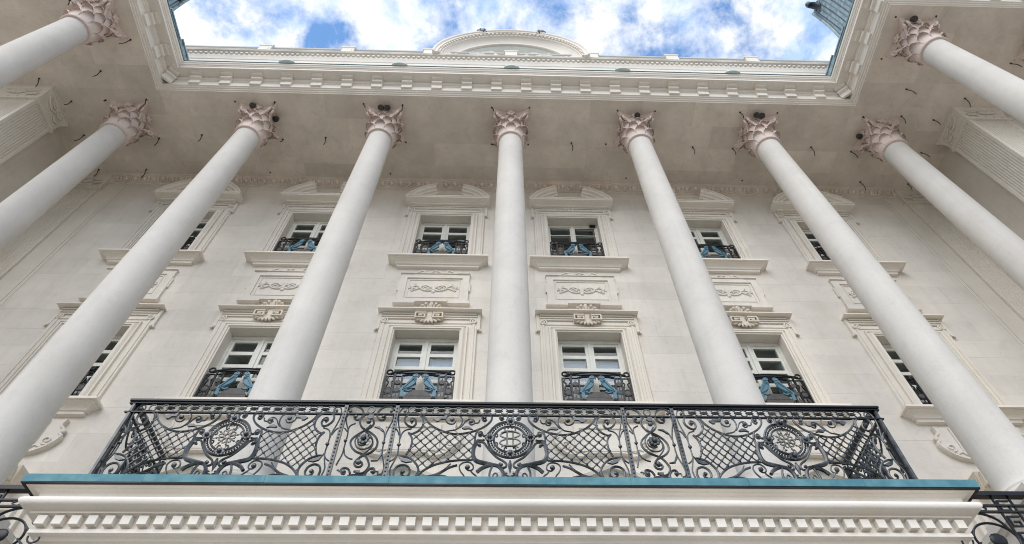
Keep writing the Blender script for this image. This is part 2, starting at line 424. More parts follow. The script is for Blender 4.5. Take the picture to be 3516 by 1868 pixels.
NAR={'c':[(0.0135,[(0.026,0.894),(-0.021,0.91),(-0.073,0.874),(-0.102,0.798),(-0.071,0.715),(-0.02,0.67),(0.053,0.626),(0.121,0.564),(0.159,0.485),(0.15,0.399),(0.098,0.339),(0.023,0.296),(-0.023,0.254),(-0.049,0.197),(-0.024,0.156),(0.018,0.149),(0.042,0.181),(0.026,0.214)]),(0.0135,[(0.045,0.828),(0.068,0.763),(0.045,0.707),(-0.024,0.652),(-0.097,0.588),(-0.146,0.517),(-0.136,0.439),(-0.072,0.363),(0.027,0.313),(0.078,0.263),(0.116,0.182),(0.11,0.125),(0.073,0.073),(0.021,0.065),(-0.031,0.092)]),(0.0092,[(0.038,0.744),(-0.018,0.661),(-0.075,0.588),(-0.102,0.509),(-0.07,0.422),(-0.008,0.389),(0.065,0.406),(0.101,0.476),(0.074,0.546),(-0.001,0.571),(-0.067,0.544),(-0.063,0.474),(-0.018,0.44),(0.034,0.458)]),(0.0092,[(-0.006,0.634),(0.07,0.572),(0.106,0.485),(0.098,0.415),(0.043,0.338),(-0.002,0.288),(-0.034,0.238)]),(0.0135,[(-0.272,0.967),(-0.255,1.011),(-0.199,1.028),(-0.134,0.998),(-0.087,0.931),(-0.091,0.854),(-0.126,0.812),(-0.17,0.83),(-0.183,0.877),(-0.157,0.892)]),(0.0135,[(0.28,0.964),(0.226,1.027),(0.153,1.016),(0.097,0.952),(0.088,0.875),(0.123,0.819),(0.171,0.815),(0.19,0.853),(0.165,0.895)]),(0.0092,[(-0.22,0.915),(-0.259,0.89),(-0.271,0.824),(-0.238,0.722),(-0.212,0.65),(-0.204,0.56),(-0.207,0.49),(-0.206,0.404),(-0.208,0.319),(-0.229,0.228),(-0.243,0.17)]),(0.0092,[(0.222,0.91),(0.268,0.897),(0.283,0.821),(0.259,0.719),(0.238,0.628),(0.23,0.547),(0.23,0.477),(0.231,0.391),(0.241,0.307),(0.272,0.208),(0.288,0.127),(0.277,0.071)]),(0.0092,[(-0.216,0.65),(-0.202,0.723),(-0.146,0.762)]),(0.0092,[(-0.202,0.387),(-0.179,0.311),(-0.128,0.266),(-0.08,0.25)]),(0.0092,[(-0.26,0.69),(-0.221,0.641)]),(0.0092,[(0.227,0.565),(0.198,0.654),(0.14,0.699),(0.085,0.708)]),(0.0092,[(0.234,0.349),(0.218,0.281),(0.178,0.235),(0.128,0.231)]),(0.0135,[(-0.069,0.064),(-0.096,0.115),(-0.141,0.135),(-0.173,0.115),(-0.163,0.067),(-0.131,0.059),(-0.128,0.091)]),(0.0135,[(0.102,0.006),(0.1,0.069),(0.137,0.125),(0.177,0.13),(0.194,0.086),(0.172,0.062)]),(0.0092,[(-0.22,0.098),(-0.202,0.107),(-0.19,0.083)]),(0.0092,[(0.204,0.09),(0.231,0.086),(0.229,0.062)]),(0.0092,[(0.235,0.023),(0.244,0.051),(0.278,0.047),(0.28,0.016)]),(0.0092,[(-0.086,0.001),(-0.071,0.044),(0.092,0.042),(0.106,0.003)]),(0.0092,[(-0.02,0.002),(0.007,0.037),(0.05,0.002)])],'balls':[(0.055,(-0.006,0.505)),(0.032,(0.006,0.781)),(0.034,(-0.003,0.205)),(0.022,(-0.24,0.938)),(0.022,(-0.161,0.858)),(0.022,(0.164,0.857)),(0.022,(0.249,0.944)),(0.022,(-0.209,0.499)),(0.022,(0.23,0.477)),(0.024,(-0.143,0.083)),(0.024,(0.172,0.082))],'leaves':[[(-0.03,0.86),(-0.003,0.893),(0.048,0.894),(0.043,0.837),(0.001,0.827)],[(-0.033,0.1),(0.034,0.101),(0.034,0.069),(-0.013,0.068)],[(0.085,0.708),(0.145,0.713),(0.208,0.636),(0.185,0.645),(0.142,0.685)],[(0.128,0.231),(0.183,0.248),(0.228,0.349),(0.235,0.307),(0.199,0.232)]]}
GUARD={'arc':[(-0.572,0.866),(-0.484,0.895),(-0.281,0.937),(0.006,0.958),(0.311,0.937),(0.512,0.901),(0.599,0.88)],'arc2':[(-0.343,0.818),(-0.203,0.849),(0.01,0.866),(0.188,0.855),(0.375,0.82)],'loops':[(-0.586,0.916),(0.624,0.935),(-0.638,0.915),(0.677,0.936)],'side':[(-0.653,0.806),(-0.339,0.792),(0.377,0.799),(0.677,0.803)],'vert':[(-0.484,0.89),(-0.473,0.276),(-0.342,0.81),(-0.321,0.27),(0.495,0.905),(0.496,0.272),(0.37,0.803),(0.37,0.271),(-0.653,0.806),(-0.629,0.274),(0.669,0.826),(0.691,0.275)],'discs':[(-0.406,0.653),(-0.406,0.456),(-0.571,0.436),(-0.406,0.311),(0.435,0.665),(0.441,0.451),(0.601,0.444),(0.43,0.305)],'bird':[(-0.097,0.837),(-0.063,0.851),(-0.027,0.824),(-0.028,0.779),(-0.042,0.734),(-0.044,0.645),(-0.055,0.6),(-0.098,0.538),(-0.155,0.481),(-0.23,0.428),(-0.253,0.406),(-0.241,0.279),(-0.31,0.278),(-0.308,0.397),(-0.332,0.418),(-0.314,0.483),(-0.253,0.545),(-0.207,0.634),(-0.159,0.705),(-0.134,0.768),(-0.127,0.814)],'birdr':[(0.091,0.844),(0.36,0.432)],'base':[(-0.09,0.426),(0.163,0.43),(0.204,0.353),(-0.118,0.349),(-0.172,0.28),(0.249,0.286)],'mid':[(0.045,0.628)]}
FLOODS=[((-6.87, -2.412), 'dark round floodlight on the street side of the second capital from the left'),((-6.332, -2.04), 'dark round floodlight on the right side of the second capital from the left'),((-3.475, -2.434), 'left one of the paired floodlights on the third capital from the left'),((-3.3, -2.43), 'right one of the paired floodlights on the third capital from the left'),((3.428, -2.371), 'single dark floodlight before the fifth capital from the left'),((6.674, -2.454), 'left one of the paired floodlights on the sixth capital'),((6.826, -2.441), 'right one of the paired floodlights on the sixth capital'),((10.01, -5.051), 'dark round floodlight before the capital at the upper right corner'),((9.693, -1.9), 'dark round floodlight left of the rightmost capital in the row of seven')]
WIRES=[(((-10.801, -4.956), (-10.794, -4.872, -0.16)), 'short wire left of the capital at the upper left corner'),
(((-9.641, -4.034), (-9.875, -3.982, -0.16)), 'curved black wire right of the capital at the upper left corner'),
(((-10.668, -3.212), (-10.826, -3.118, -0.16)), 'straight black wire between the upper left capital and the first capital of the row'),
(((-12.326, -2.975), (-12.394, -2.809, -0.16)), 'bent wire hanging over the left fluted pier capital'),
(((-11.731, -2.372), (-11.849, -2.336, -0.16)), 'straight wire right of the left fluted pier capital'),
(((-10.813, -2.426), (-10.765, -2.437, -0.16)), 'very short wire stub at the left front corner of the first capital'),
(((-9.731, -2.468), (-9.772, -2.364, -0.16)), 'bent wire at the right front corner of the first capital in the row'),
(((-11.752, -1.4), (-11.978, -1.294, -0.16)), 'slanting wire between the left pier capital and the leftmost column of the row'),
(((-9.721, -1.357), (-9.837, -1.205, -0.16)), 'bent wire at the rear right of the first capital in the row'),
(((-8.519, -1.486), (-8.598, -1.357, -0.16)), 'curved wire midway between the first and second columns of the row'),
(((-11.716, -0.353), (-11.828, -0.211, -0.16)), 'bent wire at the egg moulding beside the leftmost column of the row'),
(((-10.375, -0.382), (-10.506, -0.193, -0.16)), 'bent wire at the egg moulding between the first and second columns'),
(((-6.335, -2.475), (-6.491, -2.308, -0.16)), 'long wire bent over the right front corner of the second capital'),
(((-6.323, -1.397), (-6.341, -1.402, -0.16)), 'short stub at the right rear corner of the second capital'),
(((-5.128, -1.482), (-5.179, -1.331, -0.16)), 'curved wire midway between the second and third columns'),
(((-3.968, -2.481), (-3.908, -2.425, -0.16)), 'hooked wire at the left front corner of the third capital'),
(((-2.925, -2.471), (-2.967, -2.344, -0.16)), 'wire hanging at the right front corner of the third capital'),
(((-0.52, -2.459), (-0.473, -2.415, -0.16)), 'short wire at the left front corner of the middle capital'),
(((-0.523, -1.378), (-0.385, -1.413, -0.16)), 'hooked wire at the left rear of the middle capital'),
(((1.712, -1.47), (1.737, -1.305, -0.16)), 'curved wire midway between the middle and fifth columns'),
(((6.258, -2.48), (6.341, -2.362, -0.16)), 'wire at the left front corner of the sixth capital'),
(((5.147, -1.422), (5.195, -1.275, -0.16)), 'curved wire midway between the fifth and sixth columns'),
(((6.289, -1.403), (6.372, -1.274, -0.16)), 'slanting wire just left of the sixth column below its capital'),
(((10.59, -3.231), (10.821, -3.152, -0.16)), 'straight black wire between the upper right capital and the rightmost capital of the row'),
(((12.286, -3.015), (12.433, -2.828, -0.16)), 'curved wire hanging over the right fluted pier capital'),
(((11.676, -2.383), (11.83, -2.301, -0.16)), 'straight wire left of the right fluted pier capital'),
(((9.69, -2.424), (9.923, -2.258, -0.16)), 'straight wire at the left front corner of the rightmost capital in the row'),
(((10.744, -2.47), (10.835, -2.322, -0.16)), 'curved wire at the right front corner of the rightmost capital in the row'),
(((11.725, -1.396), (11.921, -1.337, -0.16)), 'slanting wire below the right pier capital, beside the rightmost column of the row'),
(((8.51, -1.495), (8.625, -1.297, -0.16)), 'curved wire midway between the sixth and seventh columns'),
(((9.694, -1.383), (9.871, -1.269, -0.16)), 'slanting wire just left of the rightmost column of the row, below its capital'),
(((10.287, -0.424), (10.455, -0.238, -0.16)), 'bent wire at the egg moulding between the sixth and seventh columns'),
(((11.723, -0.391), (11.825, -0.256, -0.16)), 'bent wire at the egg moulding beside the rightmost column of the row'),
(((13.084, -3.984), (13.309, -3.944, -0.16)), 'long wire by the capital cut off at the right edge')]
ANCHORS=[(0.499, -2.479), (0.502, -1.399), (2.9, -2.451), (3.925, -2.458), (9.618, -5.067), (10.633, -5.112), (9.633, -4.017), (-7.394, -2.463), (-6.876, -0.365), (-3.437, -0.393), (-2.917, -1.384), (7.29, -2.482), (2.682, -1.456), (3.388, -0.399), (6.796, -0.396)]
# ------------------------------------------------------------------ ground
GZ = -18.1
g = put('pavement', MB().box(-150, 150, -200, 40, GZ - 0.3, GZ), M_PAVE)
g['kind'] = 'structure'

# ------------------------------------------------------------------ the building
S = 3.4
EY, EF, XE = -2.735, -5.36, 9.38              # soffit edges: over the colonnade, wing front, wing inner side
WX = [(-2.5 + i) * S for i in range(6)]       # window axes
HW = 0.679                                    # half width of an opening
TOPS = (-1.78, -6.42)                         # heads of the upper and lower openings
SILLS = (-3.89, -8.53)
bld = tag(root('palace', (0, 0, GZ)), 'cream limestone palace front with deep columned portico and two rows of windows', 'building')
def part(name, mb, mat, smooth=False, parent=None, **k):
    p = parent or bld
    o = (putS if smooth else put)(name, mb, mat, p, **k)
    if p is bld:
        o.location = Vector(o.location) - Vector((0, 0, GZ))
    return o

# back wall: core plus dressed stone blocks
wm = MB()
wm.box(-12.4, 12.4, 0.0, 0.9, GZ, -10.9)
for x0, x1 in zip([-12.4] + [x + HW for x in WX], [x - HW for x in WX] + [12.4]):
    wm.box(x0, x1, 0.26, 0.9, -10.9, 6.0)
for x in WX:
    for z0, z1 in ((-10.9, SILLS[1]), (TOPS[1], SILLS[0]), (TOPS[0], 6.0)):
        wm.box(x - HW, x + HW, 0.26, 0.9, z0, z1)
wall = part('wall', wm, M_WALL)
edges = [0.05, -0.6, -1.19, -1.78, -2.3075, -2.835, -3.3625, -3.89, -4.5225, -5.155, -5.7875, -6.42, -6.9475, -7.475, -8.0025, -8.53, -9.12, -9.71, -10.3, -10.9]
for ci, (zt, zb) in enumerate(zip(edges, edges[1:])):
    inside = any(zt <= t + 1e-4 and zb >= s - 1e-4 for t, s in zip(TOPS, SILLS))
    cuts = [-12.4]
    if inside:
        spans = list(zip([-12.4] + [x + HW for x in WX], [x - HW for x in WX] + [12.4]))
    else:
        spans = [(-12.4, 12.4)]
    for a, b in spans:
        n = max(1, round((b - a) / 1.75))
        off = 0.0 if inside else (0.35 if ci % 2 else -0.2)
        xs = [a] + [a + (b - a) * (i + (off if 0 < i < n else 0)) / n for i in range(1, n)] + [b]
        for x0, x1 in zip(xs, xs[1:]):
            part('stone_block', MB().box(x0 + 0.0007, x1 - 0.0007, random.uniform(-0.001, 0.001), 0.26, zb + 0.0007, zt - 0.0007), M_WALL, parent=wall)

# rooms behind the openings
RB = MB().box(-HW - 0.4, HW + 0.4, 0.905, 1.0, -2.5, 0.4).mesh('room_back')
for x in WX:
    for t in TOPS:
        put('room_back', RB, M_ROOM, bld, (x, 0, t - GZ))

# soffit of the portico
sf = MB()
sf.box(-22, 22, EY + 0.02, 0.9, 0.1, 0.5)
for sg in (-1, 1):
    a, b = sorted((sg * (XE + 0.02), sg * 22))
    sf.box(a, b, EF + 0.02, EY + 0.02, 0.1, 0.5)
soffit = part('soffit', sf, M_SOFF)
def slabs(x0, x1, y0, y1, nx, ny):
    for j in range(ny):
        ya, yb = y0 + (y1 - y0) * j / ny, y0 + (y1 - y0) * (j + 1) / ny
        o = 0.5 if j % 2 else 0.0
        xs = [x0] + [x0 + (x1 - x0) * (i + o * 0.8) / nx for i in range(1, nx)] + [x1]
        for xa, xb in zip(xs, xs[1:]):
            part('stone_slab', MB().box(xa + 0.0003, xb - 0.0003, ya + 0.0003, yb - 0.0003, random.uniform(-0.0006, 0.0006), 0.1), M_SOFF, parent=soffit)
slabs(-13.6, 13.6, EY + 0.001, 0.0, 19, 4)
for sg in (-1, 1):
    a, b = sorted((sg * (XE + 0.001), sg * 16.2))
    slabs(a, b, EF + 0.001, EY, 5, 4)
    a, b = sorted((sg * 13.6, sg * 16.2))
    slabs(a, b, EY, -2.2, 2, 1)

# entablature and cornice round the court
path = [(-22, EF), (-XE, EF), (-XE, EY), (XE, EY), (XE, EF), (22, EF)]
prof = [(-0.6, 0.105), (-0.0008, 0.105), (-0.0008, 0.0), (0.0, 0.0), (0.0, 0.036), (0.022, 0.040), (0.04, 0.044), (0.04, 0.078), (0.062, 0.082), (0.08, 0.086), (0.08, 0.112), (0.12, 0.125), (0.12, 0.36), (0.145, 0.37), (0.145, 0.405), (0.165, 0.41), (0.19, 0.44), (0.19, 0.51), (0.4535, 0.51), (0.4535, 0.60), (0.470, 0.603), (0.470, 0.635), (0.495, 0.645), (0.510, 0.68), (0.535, 0.70), (0.535, 0.765), (-0.6, 0.77)]
cornice = part('cornice', sweep_plan(MB(), path, prof), M_CORN)
part('copper_flashing', sweep_plan(MB(), path, [(-0.6, 0.774), (0.553, 0.768), (0.553, 0.80), (0.5, 0.81), (-0.6, 0.88)]), M_DCOPPER)
mp_ = [(0.115, 0.165), (0.178, 0.165), (0.188, 0.325), (0.205, 0.328), (0.205, 0.345)] + [(0.232 + 0.045 * sin(a), 0.39 - 0.045 * cos(a)) for a in [i * pi / 7 for i in range(0, 7)]] + [(0.235, 0.437), (0.235, 0.449), (0.335, 0.452), (0.352, 0.462), (0.352, 0.482), (0.385, 0.484), (0.385, 0.5095), (0.115, 0.5095)]
mod = MB()
w2 = 0.14
mod.loft([[(-w2, -d, z) for d, z in mp_], [(w2, -d, z) for d, z in mp_]])
mod_me = mod.mesh('modillion')
def modillion(x, y, rz):
    put('modillion', mod_me, M_CORN, cornice, (x, y, 0), rz)
for i in range(22):
    modillion(-8.45 + i * 16.9 / 21, EY, 0)
for sg in (-1, 1):
    for k in range(3):
        modillion(sg * XE, EY - 0.93 - k * 0.80, sg * -pi / 2 if sg > 0 else pi / 2)
    o = put('modillion', mod_me, M_CORN, cornice, (sg * (XE - 0.125), EY - 0.125, 0), -sg * pi / 4)
    for k in range(9):
        modillion(sg * (XE + 0.3 + k * 0.80), EF, 0)

# egg-and-dart moulding where the wall meets the soffit
em = MB()
em.hood(-12.3, 12.3, [(0.03, -0.225), (0.06, -0.22), (0.06, -0.19), (0.10, -0.18), (0.17, -0.07), (0.20, -0.06), (0.20, -0.035), (0.26, -0.03), (0.26, 0.01)])
eggm = part('egg_moulding', em, M_SOFF)
egg = MB()
egg.ball((0, -0.008, 0), 0.066, 10, 6, 1.15, 0.85)
egg.tube([(0.092 * cos(a), 0.012, 0.095 * sin(a) + 0.01) for a in [pi * (0.92 + 1.16 * i / 14) for i in range(15)]], 0.02, 5)
egg.box(0.117, 0.143, -0.03, 0.03, -0.085, 0.085)
egg_me = egg.mesh('egg', True)
for i in range(87):
    o = put('egg', egg_me, M_SOFF, eggm, (-11.2 + i * 0.26, -0.145, -0.128))
    o.rotation_euler = (0.62, 0, 0)

# ------------------------------------------------------------------ windows
def frame_sweep(mb, hw, zb, zt, prof):
    rings = []
    for o, d in prof:
        rings.append([(-hw - o, -d, zb), (-hw - o, -d, zt + o), (hw + o, -d, zt + o), (hw + o, -d, zb)])
    return mb.loft(rings, False, False)
def surround(upper):
    t = 0.0
    zb = -2.115
    m = MB()
    frame_sweep(m, HW, zb, t, [(0.0, -0.03), (0.0, 0.10), (0.03, 0.105), (0.034, 0.13), (0.06, 0.13), (0.085, 0.115), (0.11, 0.085), (0.125, 0.075), (0.13, 0.10), (0.165, 0.10), (0.17, 0.05), (0.25, 0.05), (0.255, 0.07), (0.30, 0.07), (0.305, 0.05), (0.345, 0.05), (0.36, 0.03), (0.36, -0.03)])
    # flat frieze over the head with ears
    top = 0.55 if upper else 0.585
    m.box(-1.045, 1.045, -0.042, 0.01, 0.355, top)
    for sg in (-1, 1):
        a, b = sorted((sg * 1.03, sg * 1.095))
        m.box(a, b, -0.055, 0.01, 0.10, top - 0.002)
        a, b = sorted((sg * 1.035, sg * 1.075))
        m.box(a, b, -0.075, 0.01, 0.055, 0.098)
        a, b = sorted((sg * 1.085, sg * 1.125))
        m.box(a, b, -0.06, 0.01, 0.045, 0.088)
    for z, d in ((top - 0.045, 0.085), (top - 0.105, 0.068)):
        m.box(-1.02, 1.02, -d, 0.0, z, z + 0.03)
    for sg in (-1, 1):
        v = volute(sg * 0.955, 0.325, 0.085, 1.6, pi / 2, sg * 1)
        m.tube([(p[0], -0.07, p[1]) for p in v], 0.017, 5)
        m.ball((sg * 0.955, -0.05, 0.325), 0.05, 8, 4, 1, 0.5)
    m.tube([(-0.95, -0.062, 0.41), (0.95, -0.062, 0.41)], 0.016, 5)
    return m.mesh('window', True)
SURR = {True: surround(True), False: surround(False)}
sill_m = MB().hood(-0.90, 0.90, [(0.04, -0.235), (0.085, -0.23), (0.085, -0.17), (0.115, -0.165), (0.125, -0.14), (0.15, -0.11), (0.20, -0.08), (0.245, -0.068), (0.245, -0.05), (0.30, -0.048), (0.30, 0.0)], 0.20)
SILL = sill_m.mesh('sill')
hood_u = MB().hood(-0.885, 0.885, [(0.09, 0.548), (0.12, 0.552), (0.12, 0.585), (0.22, 0.60), (0.262, 0.61), (0.262, 0.655), (0.278, 0.66), (0.278, 0.70)])
zc, RO = 0.175, 1.26
for sg in (-1, 1):
    rings = []
    for i in range(15):
        a = (pi / 2) - sg * (0.325 + (1.13 - 0.325) * i / 14)
        rings.append([(r * cos(a), -d, zc + r * sin(a)) for r, d in ((RO - 0.27, -0.01), (RO - 0.27, 0.12), (RO - 0.21, 0.14), (RO - 0.20, 0.175), (RO - 0.14, 0.19), (RO - 0.12, 0.235), (RO - 0.05, 0.25), (RO - 0.045, 0.278), (RO, 0.278), (RO, -0.01))])
    hood_u.loft(rings)
hood_u.ball((0, -0.03, 0.70), 0.13, 12, 6, 1.25, 0.35)
hood_u.tube(xz([(-0.42, 0.73), (-0.3, 0.78), (-0.18, 0.74), (0, 0.80), (0.18, 0.74), (0.3, 0.78), (0.42, 0.73)], -0.02), 0.025, 5)
hood_u.v = [(x, y * 1.2 if y < 0 else y, z) for x, y, z in hood_u.v]
HOODU = hood_u.mesh('pediment', True)
HOODL = MB().hood(-0.93, 0.93, [(0.05, 0.583), (0.06, 0.587), (0.06, 0.60), (0.195, 0.604), (0.195, 0.63), (0.03, 0.66)]).mesh('hood')
# leaf-scroll frieze of the upper windows
fr = MB()
for sg in (-1, 1):
    fr.tube(xz([(sg * 0.05, 0.45), (sg * 0.16, 0.48), (sg * 0.28, 0.44), (sg * 0.36, 0.41), (sg * 0.46, 0.45), (sg * 0.56, 0.46), (sg * 0.64, 0.42), (sg * 0.60, 0.40)], -0.05), 0.018, 5)
    fr.tube(xz([(sg * 0.14, 0.40), (sg * 0.22, 0.42), (sg * 0.26, 0.46), (sg * 0.20, 0.47)], -0.05), 0.014, 5)
    fr.tube([(sg * 0.02, -0.05, 0.40), (sg * 0.06, -0.06, 0.50)], 0.02, 5)
    fr.ball((sg * 0.48, -0.045, 0.43), 0.03, 8, 4)
FRIEZE = fr.mesh('scroll_frieze', True)
# palmette crest with key frets over the lower windows
cr = MB()
for i in range(7):
    a = pi / 2 - (i - 3) * 0.36
    L_ = (0.24, 0.27, 0.29, 0.31, 0.29, 0.27, 0.24)[i]
    sg = -1 if i < 3 else 1
    pts = [(0.015 * (i - 3), 0.52), (cos(a) * L_ * 0.45, 0.54 + sin(a) * L_ * 0.5), (cos(a) * L_ * 0.85, 0.54 + sin(a) * L_ * 0.92)]
    if i != 3:
        pts += [(cos(a) * L_ * 1.05, 0.54 + sin(a) * L_ * 0.98), (cos(a) * L_ * 1.12, 0.54 + sin(a) * L_ * 0.80)]
    P = spline(pts, 4)
    cr.tube([(p.x, -0.08 - 0.09 * j / len(P), p.y) for j, p in enumerate(P)], 0.045, 6, lambda t: 0.35 + 0.8 * t if t < .75 else 0.95 - 1.5 * (t - .75))
cr.ball((0, -0.10, 0.86), 0.05, 8, 5, 1.4, 0.7)
for i in range(9):
    a = -pi / 2 + (i - 4) * 0.33
    L_ = 0.20 + 0.012 * abs(i - 4)
    cr.tube([(sin(a + pi / 2) * q * L_ * 1.25, -0.11 - 0.04 * q, 0.40 - cos(a + pi / 2) * q * L_ * 1.05) for q in (0.05, 0.35, 0.7, 1.0)], 0.036, 6, lambda t: 0.3 + 0.95 * t if t < .8 else 1.06 - 2.4 * (t - .8))
cr.plate([(-0.05, 0.24), (0.05, 0.24), (0.045, 0.58), (-0.045, 0.58)], -0.12, 0.0)
for sg in (-1, 1):
    def bx(x0, x1, z0, z1):
        a, b = sorted((sg * x0, sg * x1))
        cr.box(a, b, -0.20, -0.02, z0, z1)
    bx(0.075, 0.30, 0.445, 0.475)
    bx(0.27, 0.30, 0.305, 0.4448)
    bx(0.075, 0.2698, 0.305, 0.335)
    bx(0.075, 0.105, 0.3352, 0.415)
    bx(0.1052, 0.225, 0.385, 0.415)
    bx(0.195, 0.225, 0.355, 0.3848)
    bx(0.145, 0.1948, 0.355, 0.375)
CREST = cr.mesh('palmette_crest', True)

ROWS = [(-0.165 - 0.365 * i, -0.44 - 0.365 * i) for i in range(5)]
def sash(dark):
    m = MB()
    y0, y1 = 0.165, 0.235
    m.box(-HW - 0.0, -0.625, 0.150, y1, -2.1, -0.005)
    m.box(0.625, HW + 0.0, 0.150, y1, -2.1, -0.005)
    m.box(-0.6248, 0.6248, 0.150, y1, -0.09, -0.005)
    for sg in (-1, 1):
        def vb(a, b, yy):
            a, b = sorted((sg * a, sg * b))
            m.box(a, b, yy, y1, -2.1, -0.0902)
        vb(0.571, 0.6248, y0)
        vb(0.026, 0.092, y0)
        zs = [-0.0902] + [z for r in ROWS for z in r] + [-2.1]
        for k in range(0, len(zs), 2):
            a, b = sorted((sg * 0.0922, sg * 0.5708))
            m.box(a, b, y0 + 0.004, y1, zs[k + 1], zs[k])
    m.box(-0.0258, 0.0258, 0.145, y1, -2.1, -0.0902)
    return m.mesh('sash')
SASH = sash(False)
PANE = MB().box(-0.24, 0.24, -0.003, 0.003, -0.1375, 0.1375).mesh('pane')
CURT = {}
cu = MB()
cu.box(-0.24, 0.24, 0.0, 0.006, -0.1375, 0.1375)
cu.tube([(0.19 * math.copysign(abs(cos(a)) ** 0.5, cos(a)), 0.0, 0.095 * math.copysign(abs(sin(a)) ** 0.5, sin(a))) for a in [2 * pi * i / 28 for i in range(29)]], 0.007, 4)
CURTAIN = cu.mesh('lace_curtain')
SEAL = MB()
for a, b, c, d in ((-0.262, -0.24, -0.16, 0.16), (0.24, 0.262, -0.16, 0.16), (-0.2398, 0.2398, 0.138, 0.16), (-0.2398, 0.2398, -0.16, -0.138)):
    SEAL.box(a, b, -0.045, -0.008, c, d)
SEAL = SEAL.mesh('black_seal')
for iw, x in enumerate(WX):
    for upper in (True, False):
        t = TOPS[0 if upper else 1]
        w = put('window', SURR[upper], M_TRIM if not upper else M_WALL, bld, (x, 0, t - GZ))
        put('sill', SILL, M_TRIM_LIT, w, (0, 0, (-2.11)))
        put('sash', SASH, M_WHITE, w)
        if upper:
            put('pediment', HOODU, M_TRIM_LIT, w)
            put('scroll_frieze', FRIEZE, M_TRIM, w)
        else:
            put('hood', HOODL, M_TRIM_LIT, w)
            if iw in (1, 2, 3, 4):
                put('palmette_crest', CREST, M_CREST, w)
        for r, (a, b) in enumerate(ROWS):
            for sg in (-1, 1):
                put('pane', PANE, M_GLASS, w, (sg * 0.3315, 0.205, (a + b) / 2))
                if not upper and iw in (2, 3) and r in (1, 2, 3):
                    put('lace_curtain', CURTAIN, M_CURT, w, (sg * 0.3315, 0.27, (a + b) / 2))
                if upper and iw == 3:
                    put('black_seal', SEAL, M_BLACK, w, (sg * 0.3315, 0.205, (a + b) / 2))
        if upper and iw == 3:
            put('closer_box', MB().box(0.48, 0.63, 0.10, 0.148, -0.10, -0.03), M_BLACK, w)

# relief panels between the two window rows
pm = MB()
zt, zb = -4.36, -5.40
cz = (zt + zb) / 2
def rect_sweep(mb, hw, z0, z1, prof):
    rings = [[(-hw - o, -d, z0 - o), (-hw - o, -d, z1 + o), (hw + o, -d, z1 + o), (hw + o, -d, z0 - o)] for o, d in prof]
    return mb.loft(rings, True, False)
rect_sweep(pm, 0.64, -0.40 - 0.52, -0.16, [(0.0, 0.035), (0.0, 0.07), (0.03, 0.072), (0.06, 0.062), (0.16, 0.062), (0.16, -0.02)])
pm.box(-0.64, 0.64, -0.038, 0.01, -0.92, -0.16)
rect_sweep(pm, 0.57, -0.85, -0.23, [(0.0, 0.036), (0.0, 0.055), (0.02, 0.055), (0.03, 0.036)])
for sg in (-1, 1):
    a, b = sorted((sg * 0.795, sg * 0.835))
    pm.box(a, b, -0.05, 0.01, -0.62, -0.30)
    a, b = sorted((sg * 0.36, sg * 0.845))
    pm.box(a, b, -0.105, 0.01, -1.13, -1.035)
    pm.tube(xz([(sg * 0.72, 0.02), (sg * 0.60, -0.005), (sg * 0.50, 0.02), (sg * 0.40, 0.08), (sg * 0.30, 0.13), (sg * 0.24, 0.10), (sg * 0.30, 0.07), (sg * 0.16, 0.05), (sg * 0.08, 0.10), (0, 0.12)], -0.05), 0.022, 5)
    pm.tube(xz([(sg * 0.36, 0.02), (sg * 0.28, 0.05), (sg * 0.2, 0.02), (sg * 0.12, 0.05), (sg * 0.05, 0.02)], -0.05), 0.018, 5)
    pm.plate([(sg * 0.5, -0.02), (sg * 0.36, 0.08), (sg * 0.2, 0.06), (0, 0.10), (0, -0.02)], -0.035, 0.0)
pm.box(-0.3595, 0.3595, -0.125, 0.01, -1.10, -1.03)
pm.ball((0, -0.05, 0.05), 0.04, 8, 5)
for sg in (-1, 1):
    a, b = sorted((sg * 0.52, sg * 0.815))
    pm.box(a, b, -0.10, 0.01, -0.012, 0.018)
pm.tube([(-0.52, -0.075, 0.0), (0.52, -0.075, 0.0)], 0.014, 5)
PANEL = pm.mesh('relief_panel', True)
po = MB()
for sg in (-1, 1):
    po.tube(xz([(sg * 0.03, -0.60), (sg * 0.12, -0.63), (sg * 0.24, -0.60), (sg * 0.30, -0.53), (sg * 0.26, -0.46), (sg * 0.17, -0.44), (sg * 0.10, -0.48), (sg * 0.05, -0.52)], -0.05), 0.021, 5)
    po.tube(xz([(sg * 0.29, -0.52), (sg * 0.36, -0.56), (sg * 0.44, -0.60), (sg * 0.50, -0.57), (sg * 0.47, -0.53), (sg * 0.42, -0.55)], -0.05), 0.019, 5)
    po.tube(xz([(sg * 0.32, -0.50), (sg * 0.40, -0.45), (sg * 0.46, -0.48), (sg * 0.52, -0.52), (sg * 0.56, -0.55)], -0.05), 0.018, 5)
    po.tube(xz([(sg * 0.12, -0.57), (sg * 0.19, -0.58), (sg * 0.24, -0.53), (sg * 0.19, -0.49), (sg * 0.15, -0.53)], -0.05), 0.018, 5)
    po.tube([(sg * 0.02, -0.05, -0.60), (sg * 0.035, -0.055, -0.52), (sg * 0.06, -0.05, -0.43)], 0.021, 5)
    po.tube(xz([(sg * 0.08, -0.50), (sg * 0.13, -0.53), (sg * 0.10, -0.57)], -0.05), 0.016, 5)
    po.tube([(p[0], -0.05, p[1]) for p in volute(sg * 0.49, -0.615, 0.04, 1.2, pi / 2, sg, 12)], 0.014, 5)
    po.tube([(p[0], -0.05, p[1]) for p in volute(sg * 0.43, -0.42, 0.04, 1.2, -pi / 2, -sg, 12)], 0.014, 5)
    po.ball((sg * 0.53, -0.045, -0.47), 0.02, 6, 4)
po.ball((0, -0.045, -0.65), 0.05, 8, 5, 1.2, 0.6)
